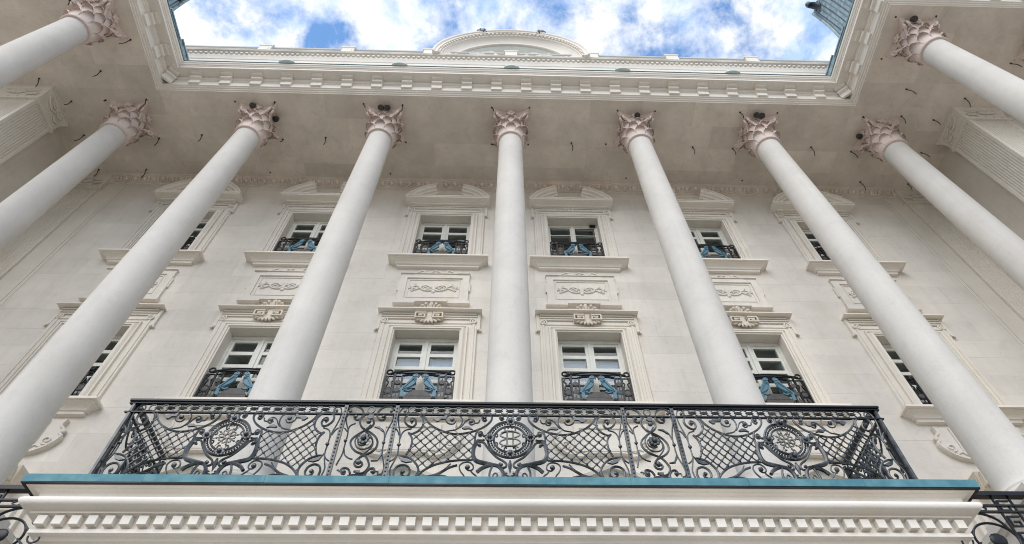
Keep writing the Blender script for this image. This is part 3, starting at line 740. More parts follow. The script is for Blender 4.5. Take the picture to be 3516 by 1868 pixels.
po.tube([(0, -0.05, -0.60), (0, -0.055, -0.50), (0, -0.05, -0.42)], 0.018, 5, lambda t: 1.2 - t)
PORN = po.mesh('scroll_relief', True)
# apron panels under the lower sills
ap = MB()
rect_sweep(ap, 0.44, -0.52, -0.12, [(0.0, 0.07), (0.0, 0.105), (0.05, 0.11), (0.09, 0.105), (0.09, -0.02)])
ap.box(-0.44, 0.44, -0.085, 0.01, -0.52, -0.12)
ring = [(0.86, -0.02), (0.86, -0.10)]
def half_outline(sg):
    return [(p.x * sg, p.y) for p in spline([(0.80, 0.0), (0.78, -0.14), (0.87, -0.22), (0.84, -0.30), (0.90, -0.38), (0.80, -0.55), (0.62, -0.68), (0.42, -0.72), (0.36, -0.66), (0.2, -0.645), (0.0, -0.645)], 4)]
ho = half_outline(1)
ap.plate([(-x, z) for x, z in ho] + [(x, z) for x, z in reversed(ho[:-1])], -0.075, 0.01)
for sg in (-1, 1):
    ap.tube([(x * 0.97, -0.075, z * 0.97) for x, z in half_outline(sg)], 0.026, 5)
    ap.tube([(p[0], -0.085, p[1]) for p in volute(sg * 0.70, -0.46, 0.10, 1.5, 0 if sg > 0 else pi, -sg)], 0.018, 5)
    ap.tube(xz([(sg * 0.66, -0.60), (sg * 0.56, -0.56), (sg * 0.50, -0.62), (sg * 0.44, -0.60)], -0.085), 0.016, 5)
    ap.ball((sg * 0.85, -0.07, -0.26), 0.05, 8, 5, 1, .7)
APRON = ap.mesh('apron_panel', True)
# lower pediments and keystones
lp = MB()
for sg in (-1, 1):
    rr = []
    for q in range(2):
        bx_, bz = (sg * 0.98, -0.42) if q == 0 else (0.0, 0.0)
        rr.append([(bx_ + sg * dd * 0.0, -d, bz + o) for o, d, dd in ((-0.20, -0.01, 0), (-0.20, 0.12, 0), (-0.15, 0.16, 0), (-0.14, 0.22, 0), (-0.07, 0.26, 0), (-0.06, 0.33, 0), (0.0, 0.35, 0), (0.0, -0.01, 0))])
    lp.loft(rr)
lp.hood(-0.72, 0.72, [(0.06, -0.66), (0.10, -0.64), (0.2, -0.58), (0.26, -0.55), (0.26, -0.48), (0.05, -0.45)])
for i in range(9):
    lp.ball((-0.4 + 0.1 * i, -0.06, -0.30 + 0.12 * (1 - abs(i - 4) / 4)), 0.055, 7, 4)
LPED = lp.mesh('door_pediment', True)
ks = MB()
ks.loft([[(-0.10, 0.01, 0), (-0.10, -0.25, 0), (0.10, -0.25, 0), (0.10, 0.01, 0)], [(-0.15, 0.01, 0.28), (-0.15, -0.33, 0.28), (0.15, -0.33, 0.28), (0.15, 0.01, 0.28)]])
for k in (-1, 0, 1):
    ks.box(k * 0.065 - 0.017, k * 0.065 + 0.017, -0.37, -0.2, 0.03, 0.26)
KEY = ks.mesh('keystone')
for iw, x in enumerate(WX):
    p = put('relief_panel', PANEL, M_WALL, bld, (x - 0.02, 0, zt - GZ - 0.03))
    put('scroll_relief', PORN, M_WALL, p)
    put('apron_panel', APRON, M_WALL, bld, (x, 0, -8.88 - GZ))
    if 0 < iw < 5:
        put('door_pediment', LPED, M_TRIM, bld, (x, 0, -9.93 - GZ))
    else:
        for sg in (-1, 1):
            put('keystone', KEY, M_CREST, bld, (x + sg * 0.68, 0, -10.30 - GZ))
# moulded door surrounds of the storey below, under the outermost windows
ds = MB()
frame_sweep(ds, 0.30, -4.0, 0.0, [(0.0, -0.05), (0.0, 0.05), (0.10, 0.06), (0.12, 0.10), (0.20, 0.10), (0.22, 0.06), (0.34, 0.06), (0.36, 0.11), (0.46, 0.12), (0.48, 0.07), (0.60, 0.07), (0.62, 0.12), (0.72, 0.14), (0.74, 0.08), (0.82, 0.08), (0.82, -0.02)])
DSUR = ds.mesh('door_surround')
for x in (WX[0], WX[5]):
    put('door_surround', DSUR, M_TRIM, bld, (x, 0, -11.3 - GZ))
# ------------------------------------------------------------------ wing walls and fluted pilasters
def fluted(w, n, depth=0.03):
    """front outline of a fluted face of width w centred on 0: list of (u, inward)"""
    out = [(-w / 2, 0.0)]
    m = w * 0.09
    p = (w - 2 * m) / n
    for i in range(n):
        a = -w / 2 + m + i * p
        out.append((a + p * 0.14, 0.0))
        for q in range(1, 6):
            out.append((a + p * (0.14 + 0.72 * q / 6), depth * sin(pi * q / 6)))
        out.append((a + p * 0.86, 0.0))
    out.append((w / 2, 0.0))
    return out
def cap_ornament(mb, fn, w):
    """vine relief on a capital face; fn maps (u, z, out) to a point"""
    def tb(pts, r):
        mb.tube([fn(p.x, p.y, 0.03) for p in spline(pts, 4)], r * 1.5, 5)
    tb([(-w * .44, -.10), (-w * .36, -.06), (-w * .30, -.14), (-w * .36, -.20), (-w * .20, -.24), (-w * .02, -.16), (w * .04, -.08)], .022)
    tb([(w * .46, -.10), (w * .36, -.05), (w * .30, -.13), (w * .38, -.19), (w * .24, -.30), (w * .04, -.33), (-w * .10, -.26)], .022)
    tb([(-w * .16, -.10), (-w * .06, -.20), (w * .10, -.22), (w * .2, -.14)], .018)
    tb([(-w * .42, -.34), (-w * .30, -.42), (-w * .16, -.38)], .016)
    for k in range(5):
        mb.ball(fn(-w * .4 + w * .2 * k, -.47, 0.0), .028, 6, 4)
    for q in (-1, 1):
        mb.tube([fn(p[0], p[1], 0.025) for p in volute(q * w * .42, -.10, .075, 1.4, pi / 2, q, 18)], .018, 5)
for sg, side in ((-1, 'left'), (1, 'right')):
    # side wall, front wall of the wing
    m = MB()
    a, b = sorted((sg * 12.42, sg * 13.3))
    m.box(a, b, -1.9, 0.85, GZ, 0.08)
    part('wing_wall', m, M_WALL)
    m = MB()
    a, b = sorted((sg * 12.9, sg * 22))
    m.box(a, b, -2.55, -1.9005, GZ, 0.08)
    part('wing_wall', m, M_WALL)
    # pier pilaster with two fluted faces at the end of the side wall
    m = MB()
    x0, y0, W1, W2 = 12.15, -2.66, 0.86, 1.15
    o1 = fluted(W1, 11)
    o2 = fluted(W2, 12)
    ring = [(sg * (x0 + d), y0 + W1 / 2 - u) for u, d in reversed(o1)][::-1]
    ring = [(sg * (x0 + d), y0 + W1 / 2 - u) for u, d in o1]        # inner face, back to front
    ring += [(sg * (x0 + W2 / 2 + u), y0 + d) for u, d in o2[1:]]     # street face
    ring += [(sg * (x0 + W2), y0 + W1)]
    m.loft([[(x, y, z) for x, y in ring] for z in (GZ, -0.62)])
    pil = part('pilaster', m, M_TRIM)
    c = MB()
    def sq(d, z):
        x_a, x_b, y_a, y_b = x0 - d, x0 + W2 + d, y0 - d, y0 + W1 + d
        return [(sg * x_a, y_a, z), (sg * x_b, y_a, z), (sg * x_b, y_b, z), (sg * x_a, y_b, z)]
    c.loft([sq(d, z) for d, z in ((0.01, -0.66), (0.05, -0.655), (0.05, -0.60), (0.02, -0.59), (0.02, -0.55), (0.035, -0.30), (0.08, -0.14), (0.12, -0.10), (0.12, -0.05), (0.14, -0.045), (0.14, 0.02))])
    cap_ornament(c, lambda u, z, o: (sg * (x0 - 0.03 - o - 0.05 * max(0, (z + .4))), y0 + W1 / 2 - u, z), W1)
    cap_ornament(c, lambda u, z, o: (sg * (x0 + W2 / 2 + u), y0 - 0.03 - o - 0.05 * max(0, (z + .4)), z), W2)
    part('pilaster_capital', c, M_TRIM, True, parent=pil)
    # half pilaster in the corner of the back wall
    m = MB()
    o = fluted(0.86, 11, 0.022)
    m.loft([[(sg * (11.93 + u), -0.085 + d, z) for u, d in o] + [(sg * 12.36, 0.01, z), (sg * 11.5, 0.01, z)] for z in (GZ, -0.60)])
    a, b = sorted((sg * 11.02, sg * 11.499))
    m.box(a, b, -0.03, 0.01, GZ, -0.231)
    a, b = sorted((sg * 10.94, sg * 11.0195))
    m.box(a, b, -0.012, 0.01, GZ, -0.231)
    p2 = part('pilaster', m, M_TRIM)
    c = MB()
    c.loft([[(sg * (11.48 - d), 0.01, z), (sg * (11.48 - d), -0.09 - d, z), (sg * 12.415, -0.09 - d, z), (sg * 12.415, 0.01, z)] for d, z in ((0.0, -0.66), (0.045, -0.655), (0.045, -0.60), (0.015, -0.59), (0.015, -0.50), (0.04, -0.25), (0.09, -0.14), (0.12, -0.10), (0.12, -0.03))])
    cap_ornament(c, lambda u, z, o_: (sg * (11.9 + u), -0.12 - o_ - 0.05 * max(0, (z + .4)), z), 0.86)
    part('pilaster_capital', c, M_TRIM, True, parent=p2)

# ------------------------------------------------------------------ attic over the colonnade
AY = -2.2
prof = [(-0.5, 0.8), (0.0, 0.8), (0.0, 4.28), (0.02, 4.30), (0.05, 4.42), (0.08, 4.50), (0.08, 4.66), (0.13, 4.67), (0.135, 4.69), (0.19, 4.70), (0.19, 4.745), (0.205, 4.75), (0.205, 4.785), (-0.5, 4.80)]
attic = part('attic', sweep_plan(MB(), [(-13.5, AY), (13.5, AY)], prof), M_CORN)
part('blocking_course', sweep_plan(MB(), [(-13.5, AY), (13.5, AY)], [(-0.5, 4.802), (0.03, 4.80), (0.03, 5.10), (0.015, 5.11), (0.015, 5.40), (0.05, 5.43), (0.06, 5.45), (0.06, 5.51), (-0.5, 5.53)]), M_ATTIC)
dent = MB().box(-0.042, 0.042, -0.055, 0.0, 0.0, 0.075).mesh('dentil')
for i in range(144):
    put('dentil', dent, M_CORN, attic, (-11.8 + i * 0.165, AY - 0.0805, 4.565))
blk = MB()
blk.loft([[(-w, -d, z), (w, -d, z), (w, 0.4, z), (-w, 0.4, z)] for w, d, z in ((0.205, 0.10, 4.81), (0.205, 0.10, 5.46), (0.245, 0.13, 5.50), (0.245, 0.13, 5.56), (0.19, 0.08, 5.58))])
blk.box(-0.13, 0.13, -0.113, -0.09, 5.0, 5.36)
BLK = blk.mesh('pier_block')
for x in (-8.3, -5.53, -2.765, 0.0, 2.765, 5.53, 8.3):
    put('pier_block', BLK, M_CORN, attic, (x, AY, 0))
# round-arched pediment
AZ = 4.75
arch = MB()
def half_ring(prof_, n=40):
    return [[(r * cos(pi - pi * i / n), AY - d, AZ + r * sin(pi - pi * i / n)) for r, d in prof_] for i in range(n + 1)]
arch.loft(half_ring([(1.93, -0.6), (1.93, -0.02), (1.96, 0.02), (2.02, 0.03), (2.05, 0.0), (2.16, 0.03), (2.27, 0.09), (2.33, 0.16), (2.33, 0.20), (2.36, 0.21), (2.43, 0.21), (2.45, 0.29), (2.53, 0.29), (2.56, 0.33), (2.62, 0.34), (2.62, -0.6)]))
arc_o = part('arched_pediment', arch, M_CORN, True)
ty = MB()
pts = [(2.0 * cos(pi * i / 30), AZ + 2.0 * sin(pi * i / 30)) for i in range(31)]
ty.plate(pts, AY + 0.05, AY + 0.25)
tym = part('tympanum', ty, M_TYMP)
rel = MB()
random.seed(11)
for sg in (-1, 1):
    rel.tube(xz([(sg * 0.45, 5.25), (sg * 0.62, 5.55), (sg * 0.85, 5.62), (sg * 1.0, 5.40), (sg * 1.25, 5.42), (sg * 1.5, 5.2)], AY + 0.02), 0.08, 6)
    for k in range(10):
        rel.ball((sg * (0.62 + 0.085 * k), AY + 0.02, 5.66 - 0.028 * k + random.uniform(-.14, .10)), random.uniform(0.06, 0.10), 7, 5, 1.3, 0.8)
part('leaf_relief', rel, M_CORN, True, parent=tym)
d2 = MB().box(-0.038, 0.038, -0.06, 0.0, -0.034, 0.034).mesh('dentil')
for i in range(50):
    a = pi * (i + 0.5) / 50
    o = put('dentil', d2, M_CORN, arc_o, (2.395 * cos(a), AY - 0.2105, AZ + 2.395 * sin(a)))
    o.rotation_euler = (0, pi / 2 - a, 0)
for sg in (-1, 1):
    kb = MB()
    kb.lathe([(0.05, 0.0), (0.14, 0.03), (0.17, 0.12), (0.14, 0.20), (0.05, 0.25)], 12)
    for j in range(10):
        kb.tube([(0.165 * cos(a_) * sin(q), 0.165 * sin(a_) * sin(q), 0.12 + 0.14 * -cos(q)) for a_ in [2 * pi * j / 10] for q in (0.4, 1.0, 1.57, 2.1, 2.7)], 0.022, 5)
    o = putS('roof_knob', kb, M_BRONZE, None, (sg * 1.06, AY - 0.22, AZ + sqrt(2.62 ** 2 - 1.06 ** 2) - 0.06), scale=(1.35, 1.0, 1.25))
    tag(o, f"dark gadrooned knob on the {'left' if sg < 0 else 'right'} shoulder of the arched pediment", 'roof ornament', 'knobs on the arched pediment')

# copper parapets over the wings, mansard roofs with bronze spouts
for sg, side in ((-1, 'left'), (1, 'right')):
    m = MB()
    for ya, yb, h in ((-3.50, -2.55, 1.95), (-4.36, -3.5005, 1.81), (-5.0, -4.3605, 1.69)):
        a, b = sorted((sg * 9.33, sg * 9.6))
        m.box(a, b, ya, yb, 0.84, h)
        a, b = sorted((sg * 9.30, sg * 9.63))
        m.box(a, b, ya - 0.0, yb, h + 0.001, h + 0.05)
    part('copper_parapet', m, M_PCOPPER)
    m = MB()
    rx0 = 9.42 if sg > 0 else 9.80
    prof_r = [(0.0, 1.0), (0.10, 1.5), (0.19, 2.1), (0.26, 2.8), (0.31, 3.5), (0.34, 4.3), (0.35, 4.9)]
    def rr(d, z, e=0.0):
        return [(sg * (rx0 + d - e), -5.2 + d - e, z), (sg * (16 - d + e), -5.2 + d - e, z), (sg * (16 - d + e), -3.75 - d * 0.55 + e, z), (sg * (rx0 + d - e), -3.75 - d * 0.55 + e, z)]
    m.loft([rr(d, z) for d, z in prof_r])
    rf = part('mansard_roof', m, M_PCOPPER, True)
    for k in range(9):
        y = -5.0 + k * 0.135
        s_ = MB()
        pts = [(sg * (rx0 - 0.005 + d), max(min(y, -3.8 - d * 0.55), -5.15 + d), z) for d, z in prof_r]
        s_.tube(pts, 0.018, 5)
        part('roof_seam', s_, M_BRONZE if k % 2 else M_DCOPPER, parent=rf)
    h_ = MB().tube([(sg * (rx0 + d), -3.75 - d * 0.55, z) for d, z in prof_r], 0.055, 6)
    part('hip_roll', h_, M_PCOPPER, True, parent=rf)
    sp = MB()
    sp.tube([(p.x, p.y, p.z) for p in spline([(0.25 * sg, 0.1, -0.5), (0.12 * sg, 0.0, -0.22), (-0.12 * sg, -0.02, -0.05), (-0.36 * sg, -0.05, -0.06), (-0.52 * sg, -0.1, -0.2), (-0.48 * sg, -0.1, -0.33)], 4)], 0.20, 8, lambda t: 1.1 - 0.45 * t)
    sp.ball((-0.40 * sg, -0.06, -0.10), 0.16, 10, 6)
    for q in (-1, 1):
        sp.tube([(0.05 * sg, q * 0.12, -0.1), (0.1 * sg, q * 0.26, 0.05), (0.2 * sg, q * 0.30, 0.2)], 0.06, 6, lambda t: 1.1 - t * .7)
    o = putS('bronze_spout', sp, M_BRONZE, None, (9.72, -4.22, 4.75) if sg > 0 else (-9.98, -4.2, 4.3), scale=(0.62, 0.62, 0.62))
    tag(o, f'dark bronze curled spout at the foot of the {side} wing roof against the sky', 'roof spout', 'bronze spouts')

# shallow half-round copper spouts on the cornice edge
bw = MB()
ol = [(0.215 * cos(pi + pi * i / 16), 0.085 * sin(pi + pi * i / 16)) for i in range(17)]
bw.loft([[(x * k, y * k, z) for x, y in ol] for k, z in ((0.90, 0.0), (1.0, 0.012), (1.0, 0.05), (0.94, 0.056))])
SPOUT = bw.mesh('gutter_spout')
for i, n_ in enumerate(('above the second column from the left', 'above the third column from the left', 'above the middle column', 'above the fifth column from the left', 'above the sixth column from the left')):
    o = put('gutter_spout', SPOUT, M_LCOPPER, None, (-6.1 + 3.05 * i, EY - 0.5535, 0.765))
    tag(o, f'shallow half-round green copper spout on the cornice edge {n_}', 'gutter spout', 'copper spouts along the cornice')

# ------------------------------------------------------------------ columns
CY = -1.936
sh = MB()
N = 40
zs = [-11.40 + (11.40 - 1.14) * i / 14 for i in range(15)]
def rad(z):
    t = max(0.0, (z + 11.24) / 10.1)
    return 0.352 - 0.052 * t ** 1.5
full = [(0.405, -11.60), (0.405, -11.565), (0.385, -11.54), (0.365, -11.48), (0.353, -11.40)] + [(rad(z), z) for z in zs[1:]] + [(rad(-1.14), -1.12)]
DRUMS = []
cutz = [-11.60, -9.55, -7.45, -5.3, -3.2, -1.12]
for za, zb_ in zip(cutz, cutz[1:]):
    pr = [(rad(za), za)] if za > -11.5 else []
    pr += [(r, z) for r, z in full if za + 0.02 < z < zb_ - 0.02 or (za < -11.5 and z == za)]
    pr += [(rad(zb_), zb_)]
    DRUMS.append(MB().lathe(pr, N).mesh('shaft_drum', True))
bs_ = MB()
def torus_prof(r, h, z):
    return [(r + h / 2 * cos(a) - h / 2, z + h / 2 + h / 2 * sin(a)) for a in [-pi / 2 + pi * i / 8 for i in range(9)]]
bs_.lathe([(0.40, -11.744)] + torus_prof(0.475, 0.13, -11.742) + [(0.41, -11.61), (0.41, -11.598), (0.30, -11.597)], 40)
bs_.box(-0.50, 0.50, -0.50, 0.50, -11.85, -11.745)
BASE = bs_.mesh('base', True)
pd = MB()
pd.loft([[(-w, -w, z), (w, -w, z), (w, w, z), (-w, w, z)] for w, z in ((0.60, -13.2), (0.60, -12.85), (0.55, -12.80), (0.53, -12.76), (0.53, -12.03), (0.55, -12.02), (0.58, -11.97), (0.60, -11.96), (0.60, -11.87), (0.58, -11.855))])
PED = pd.mesh('pedestal')
# Corinthian capital: bell with astragal, abacus; leaves are separate pieces
cb = MB()
cb.lathe([(0.29, -1.16), (0.335, -1.155)] + [(0.335 + 0.022 * cos(a), -1.13 + 0.022 * sin(a)) for a in [-pi / 2 + pi * i / 6 for i in range(7)]] + [(0.335, -1.105), (0.315, -1.10), (0.315, -1.07), (0.295, -1.05), (0.285, -0.95), (0.285, -0.6), (0.30, -0.4), (0.335, -0.25), (0.385, -0.16), (0.395, -0.13)], 32)
BELL = cb.mesh('capital', True)
ab = MB()
def abac(h, z, conc=0.135, cut=0.05):
    out = []
    for k in range(4):
        a = k * pi / 2
        for j in range(9):
            u = -h + cut + (2 * h - 2 * cut) * j / 8
            d = h - conc * (1 - (u / (h - cut)) ** 2)
            x, y = u, -d
            out.append((x * cos(a) - y * sin(a), x * sin(a) + y * cos(a), z))
    return out
ab.loft([abac(h, z) for h, z in ((0.44, -0.135), (0.45, -0.13), (0.47, -0.095), (0.50, -0.085), (0.50, -0.03), (0.515, -0.025), (0.515, 0.012))])
ABAC = ab.mesh('abacus')
fl = MB()
fl.ball((0, -0.02, 0), 0.055, 8, 5)
for j in range(6):
    a = 2 * pi * j / 6
    fl.ball((0.075 * cos(a), 0.0, 0.075 * sin(a)), 0.05, 7, 4, 1, .7)
FLEUR = fl.mesh('fleuron', True)
def leaf(h, w, r0, bulge, tipout, arch):
    """acanthus leaf on the bell at angle 0 (towards +x): upright blade with an arched hood bending out at the top"""
    m = MB()
    PH = [-pi / 2 + pi * j / 10 for j in range(11)]
    rows, backs = [], []
    def rib(j):
        return 0.005 * (1 if j % 2 else -1)
    for i in range(7):
        s_ = i / 6
        row, bk = [], []
        for j, f in enumerate(PH):
            zt_ = h - arch * (1 - cos(f))
            wd = w * (0.86 + 0.14 * s_) * (1 + 0.05 * sin(s_ * 20))
            r = r0 + bulge * s_ ** 2.2 + 0.03 * cos(f) + rib(j) * s_
            row.append((r, wd * sin(f), zt_ * s_))
            bk.append((r - 0.022, wd * sin(f) * 0.93, zt_ * s_))
        rows.append(row)
        backs.append(bk)
    for q, dz in ((0.35, 0.030), (0.72, 0.028), (1.0, -0.012)):
        row, bk = [], []
        for j, f in enumerate(PH):
            zt_ = h - arch * (1 - cos(f))
            c_ = cos(f)
            r = r0 + bulge + 0.03 * c_ + tipout * q * c_ + rib(j) * (1 + q) * 0.5
            row.append((r, w * sin(f) * (1 + 0.06 * q), zt_ + dz * c_))
            bk.append((r - 0.004, w * sin(f) * (1 + 0.02 * q) , zt_ + dz * c_ + 0.028))
        rows.append(row)
        backs.append(bk)
    m.loft([r + b[::-1] for r, b in zip(rows, backs)])
    return m.mesh('leaf', True)
LEAF1 = leaf(0.30, 0.126, 0.300, 0.045, 0.085, 0.13)
LEAF2 = leaf(0.54, 0.122, 0.290, 0.075, 0.085, 0.12)
LEAF3 = leaf(0.72, 0.095, 0.280, 0.100, 0.070, 0.10)
vl = MB()
for q in (-1, 1):
    stem = [(0.30, q * 0.17, -0.62), (0.33, q * 0.14, -0.45), (0.40, q * 0.09, -0.30), (0.50, q * 0.04, -0.22)]
    vl.tube([tuple(p) for p in spline(stem, 4)], 0.036, 6, lambda t: 0.8 + 0.4 * t)
    v = volute(0.515, -0.225, 0.09, 1.5, pi * 0.9, -1, 20)
    vl.tube([(p[0], q * 0.05, p[1]) for p in v], 0.030, 6)
VOL = vl.mesh('volute', True)
CEIL = {}
def column(x, y, label, with_base=True):
    c = tag(root('column', (x, y, -13.2)), label, 'column', 'columns of the portico', 'thing')
    z0 = 13.2
    for dm in DRUMS:
        put('shaft_drum', dm, M_COLM, c, (0, 0, z0), random.uniform(0, 6))
    cp = put('capital', BELL, M_CAPI, c, (0, 0, z0))
    for me, n, a0 in ((LEAF1, 8, 0.0), (LEAF2, 8, pi / 8), (LEAF3, 8, 0.0)):
        for k in range(n):
            put('leaf', me, M_CAPI, cp, (0, 0, -1.075), a0 + 2 * pi * k / n)
    for k in range(4):
        put('volute', VOL, M_CAPI, cp, (0, 0, 0), pi / 4 + k * pi / 2)
        a = k * pi / 2
        put('fleuron', FLEUR, M_CAPI, cp, (0.41 * cos(a - pi / 2), 0.41 * sin(a - pi / 2), -0.075), a)
    put('abacus', ABAC, M_CAPI, c, (0, 0, z0))
    put('base', BASE, M_COLM, c, (0, 0, z0))
    put('pedestal', PED, M_COLM, c, (0, 0, z0))
    return c
ords = ('first', 'second', 'third', 'middle', 'fifth', 'sixth', 'seventh')
for i in range(7):
    lab = {0: 'leftmost column of the row of seven before the window wall', 6: 'rightmost column of the row of seven before the window wall', 3: 'middle column of the row, standing between the two central windows'}.get(i, f'smooth white column with rose capital, {ords[i]} from the left in the row of seven')
    column((i - 3) * S, CY, lab)
column(-10.2, CY - 2.63, 'thick white column at the upper left corner, nearest on the left wing')
column(10.2, CY - 2.63, 'thick white column at the upper right corner, nearest on the right wing')
column(13.6, CY - 2.63, 'outermost column cut by the right edge, only part of its rose capital showing')

# ------------------------------------------------------------------ floodlights by the capitals
fl_ = MB()
fl_.lathe([(0.02, -0.115), (0.06, -0.105), (0.085, -0.07), (0.09, -0.03), (0.075, 0.02), (0.03, 0.05)], 16)
fl_.lathe([(0.075, -0.108), (0.094, -0.105), (0.094, -0.085), (0.075, -0.082)], 16)
fl_.tube([(0, 0, 0.04), (0, 0, 0.105)], 0.018, 6)
FLOOD = fl_.mesh('floodlight', True)
for (x, y), lab in FLOODS:
    o = put('floodlight', FLOOD, M_LAMP, None, (x, y, -0.105))
    o.rotation_euler = (radians(-18), radians(8), 0)
    o.scale = (0.86, 0.86, 0.86)
    tag(o, lab, 'floodlight', 'round floodlights by the capitals')

# ------------------------------------------------------------------ loose wires in the soffit
for (p0, p1), lab in WIRES:
    a, b = Vector((*p0, 0.0)), Vector(p1)
    mid = (a + b) / 2
    side_ = (b - a).cross(Vector((0, 0, 1)))
    if side_.length > 1e-6:
        side_.normalize()
    mid += side_ * 0.025 + Vector((0, 0, -0.03))
    m = MB()
    m.tube([tuple(p) for p in spline([a + Vector((0, 0, 0.02)), a + Vector((0, 0, -0.035)), mid, b], 5)], 0.0105, 6)
    m.ball((a.x, a.y, -0.008), 0.026, 7, 4)
    m.v = [(v[0] - a.x, v[1] - a.y, v[2]) for v in m.v]
    o = putS('loose_wire', m, M_BLACK, None, (a.x, a.y, 0))
    tag(o, lab, 'wire', 'loose wires hanging from the soffit')
an = MB().ball((0, 0, 0), 0.024, 8, 5).mesh('anchor', True)
for x, y in ANCHORS:
    put('anchor', an, M_BLACK, soffit, (x, y, -0.006))

# ------------------------------------------------------------------ the balcony over the entrance
BY = -3.03
bal = tag(root('stone_balcony', (0, 0, -13.9)), 'long stone balcony with green copper edge and a dentil course below', 'balcony')
m = MB()
def ubox(prof_):       # profile (x half width, y front, z)
    return m.loft([[(-hx, 0.02, z), (-hx, y, z), (hx, y, z), (hx, 0.02, z)] for hx, y, z in prof_])
ubox([(4.70, -2.74, 0.0), (4.70, -2.74, 1.045), (4.73, -2.77, 1.05), (4.73, -2.79, 1.075), (4.80, -2.84, 1.085), (4.80, -2.86, 1.115), (4.86, -2.92, 1.125), (4.86, -2.92, 1.165), (4.83, -2.89, 1.175), (4.83, -2.89, 1.305), (4.86, -2.92, 1.31), (4.93, -2.97, 1.315), (4.93, -2.97, 1.335)] + [(4.95 + 0.10 * sin(a), -2.98 - 0.10 * sin(a), 1.405 - 0.065 * cos(a)) for a in [pi * i / 8 for i in range(9)]] + [(4.96, -2.97, 1.475), (4.95, -2.955, 1.50), (4.97, -2.965, 1.56), (5.02, -2.99, 1.575), (5.03, -3.0, 1.59), (5.10, -3.05, 1.592), (5.10, -3.05, 1.6058)])
put('entablature', m.mesh('entablature', True), M_CORN, bal)
m = MB()
ubox([(5.07, -3.04, 1.607), (5.145, -3.084, 1.607), (5.145, -3.084, 1.70), (5.10, -3.05, 1.705)])
put('copper_edge', m, M_COPPER, bal)
sx_ = [-5.15, -3.9, -2.62, -1.3, -0.02, 1.31, 2.6, 3.88, 5.15]
for xa, xb in zip(sx_, sx_[1:]):
    put('copper_strip', MB().box(xa + 0.0015, xb - 0.0015, -3.089 - random.uniform(0, 0.003), -3.0842, 1.6068, 1.7005 + random.uniform(-0.002, 0.003)), M_COPPER, bal)
m = MB()
m.box(-5.145, 5.145, -3.085, -3.055, 1.596, 1.6065)
for sg in (-1, 1):
    a, b = sorted((sg * 5.115, sg * 5.145))
    m.box(a, b, -3.0548, 0.0, 1.596, 1.6065)
put('drip_edge', m, M_BLACK, bal)
bd = MB().box(-0.048, 0.048, -0.075, 0.0, 0.0, 0.095).mesh('dentil')
for i in range(57):
    put('dentil', bd, M_CORN, bal, (-4.775 + i * 0.1705, -2.893, 1.195))
for sg in (-1, 1):
    hk = MB().tube([tuple(p) for p in spline([(0, 0, 0), (-sg * .02, 0, -.05), (-sg * .07, 0, -.075), (-sg * .12, 0, -.05), (-sg * .12, 0, -.01)], 4)], 0.010, 5)
    put('drip_hook', hk, M_BLACK, bal, (sg * 4.84, -2.90, 1.10))

# ------------------------------------------------------------------ wrought iron balustrade of the balcony
def iron_panel(mb, d, mirror, sx=1.0, y=0.0):
    for r, pts in d['c']:
        for q in ((1, -1) if mirror else (1,)):
            P = spline(pts, 4)
            mb.tube([(q * p.x * sx, y, p.y) for p in P], r, 6)
    for r, p in d['balls']:
        for q in ((1, -1) if mirror else (1,)):
            mb.ball((q * p[0] * sx, y - 0.012, p[1]), r, 8, 5, 1, 0.8)
    for poly in d['leaves']:
        for q in ((1, -1) if mirror else (1,)):
            mb.plate([(q * p[0] * sx, p[1]) for p in poly], y - 0.012, y + 0.012)
def clip(poly, p, d):
    ts = []
    n = len(poly)
    for i in range(n):
        a, b = poly[i], poly[(i + 1) % n]
        ex, ez = b[0] - a[0], b[1] - a[1]
        den = d[0] * ez - d[1] * ex
        if abs(den) < 1e-9:
            continue
        t = ((a[0] - p[0]) * ez - (a[1] - p[1]) * ex) / den
        u = ((a[0] - p[0]) * d[1] - (a[1] - p[1]) * d[0]) / den
        if 0 <= u < 1:
            ts.append(t)
    ts.sort()
    return [(ts[i], ts[i + 1]) for i in range(0, len(ts) - 1, 2) if ts[i + 1] - ts[i] > 0.03]
FZ = -12.193
rail = tag(root('balcony_railing', (0, BY, FZ)), 'dark wrought iron balcony balustrade with lattice, scrolls and three round medallions', 'railing')
def rosette(mb, c, y, r):
    mb.ball((c[0], y - 0.03, c[1]), r * 0.38, 8, 5)
    for j in range(8):
        a = 2 * pi * j / 8
        mb.ball((c[0] + r * 0.62 * cos(a), y - 0.012, c[1] + r * 0.62 * sin(a)), r * 0.36, 6, 4, 1, .6)
    mb.lathe([(r * 0.85, 0)], 3) if False else None
def ring_pts(c, rx, rz, y, n=40):
    return [(c[0] + rx * cos(2 * pi * i / n), y, c[1] + rz * sin(2 * pi * i / n)) for i in range(n + 1)]
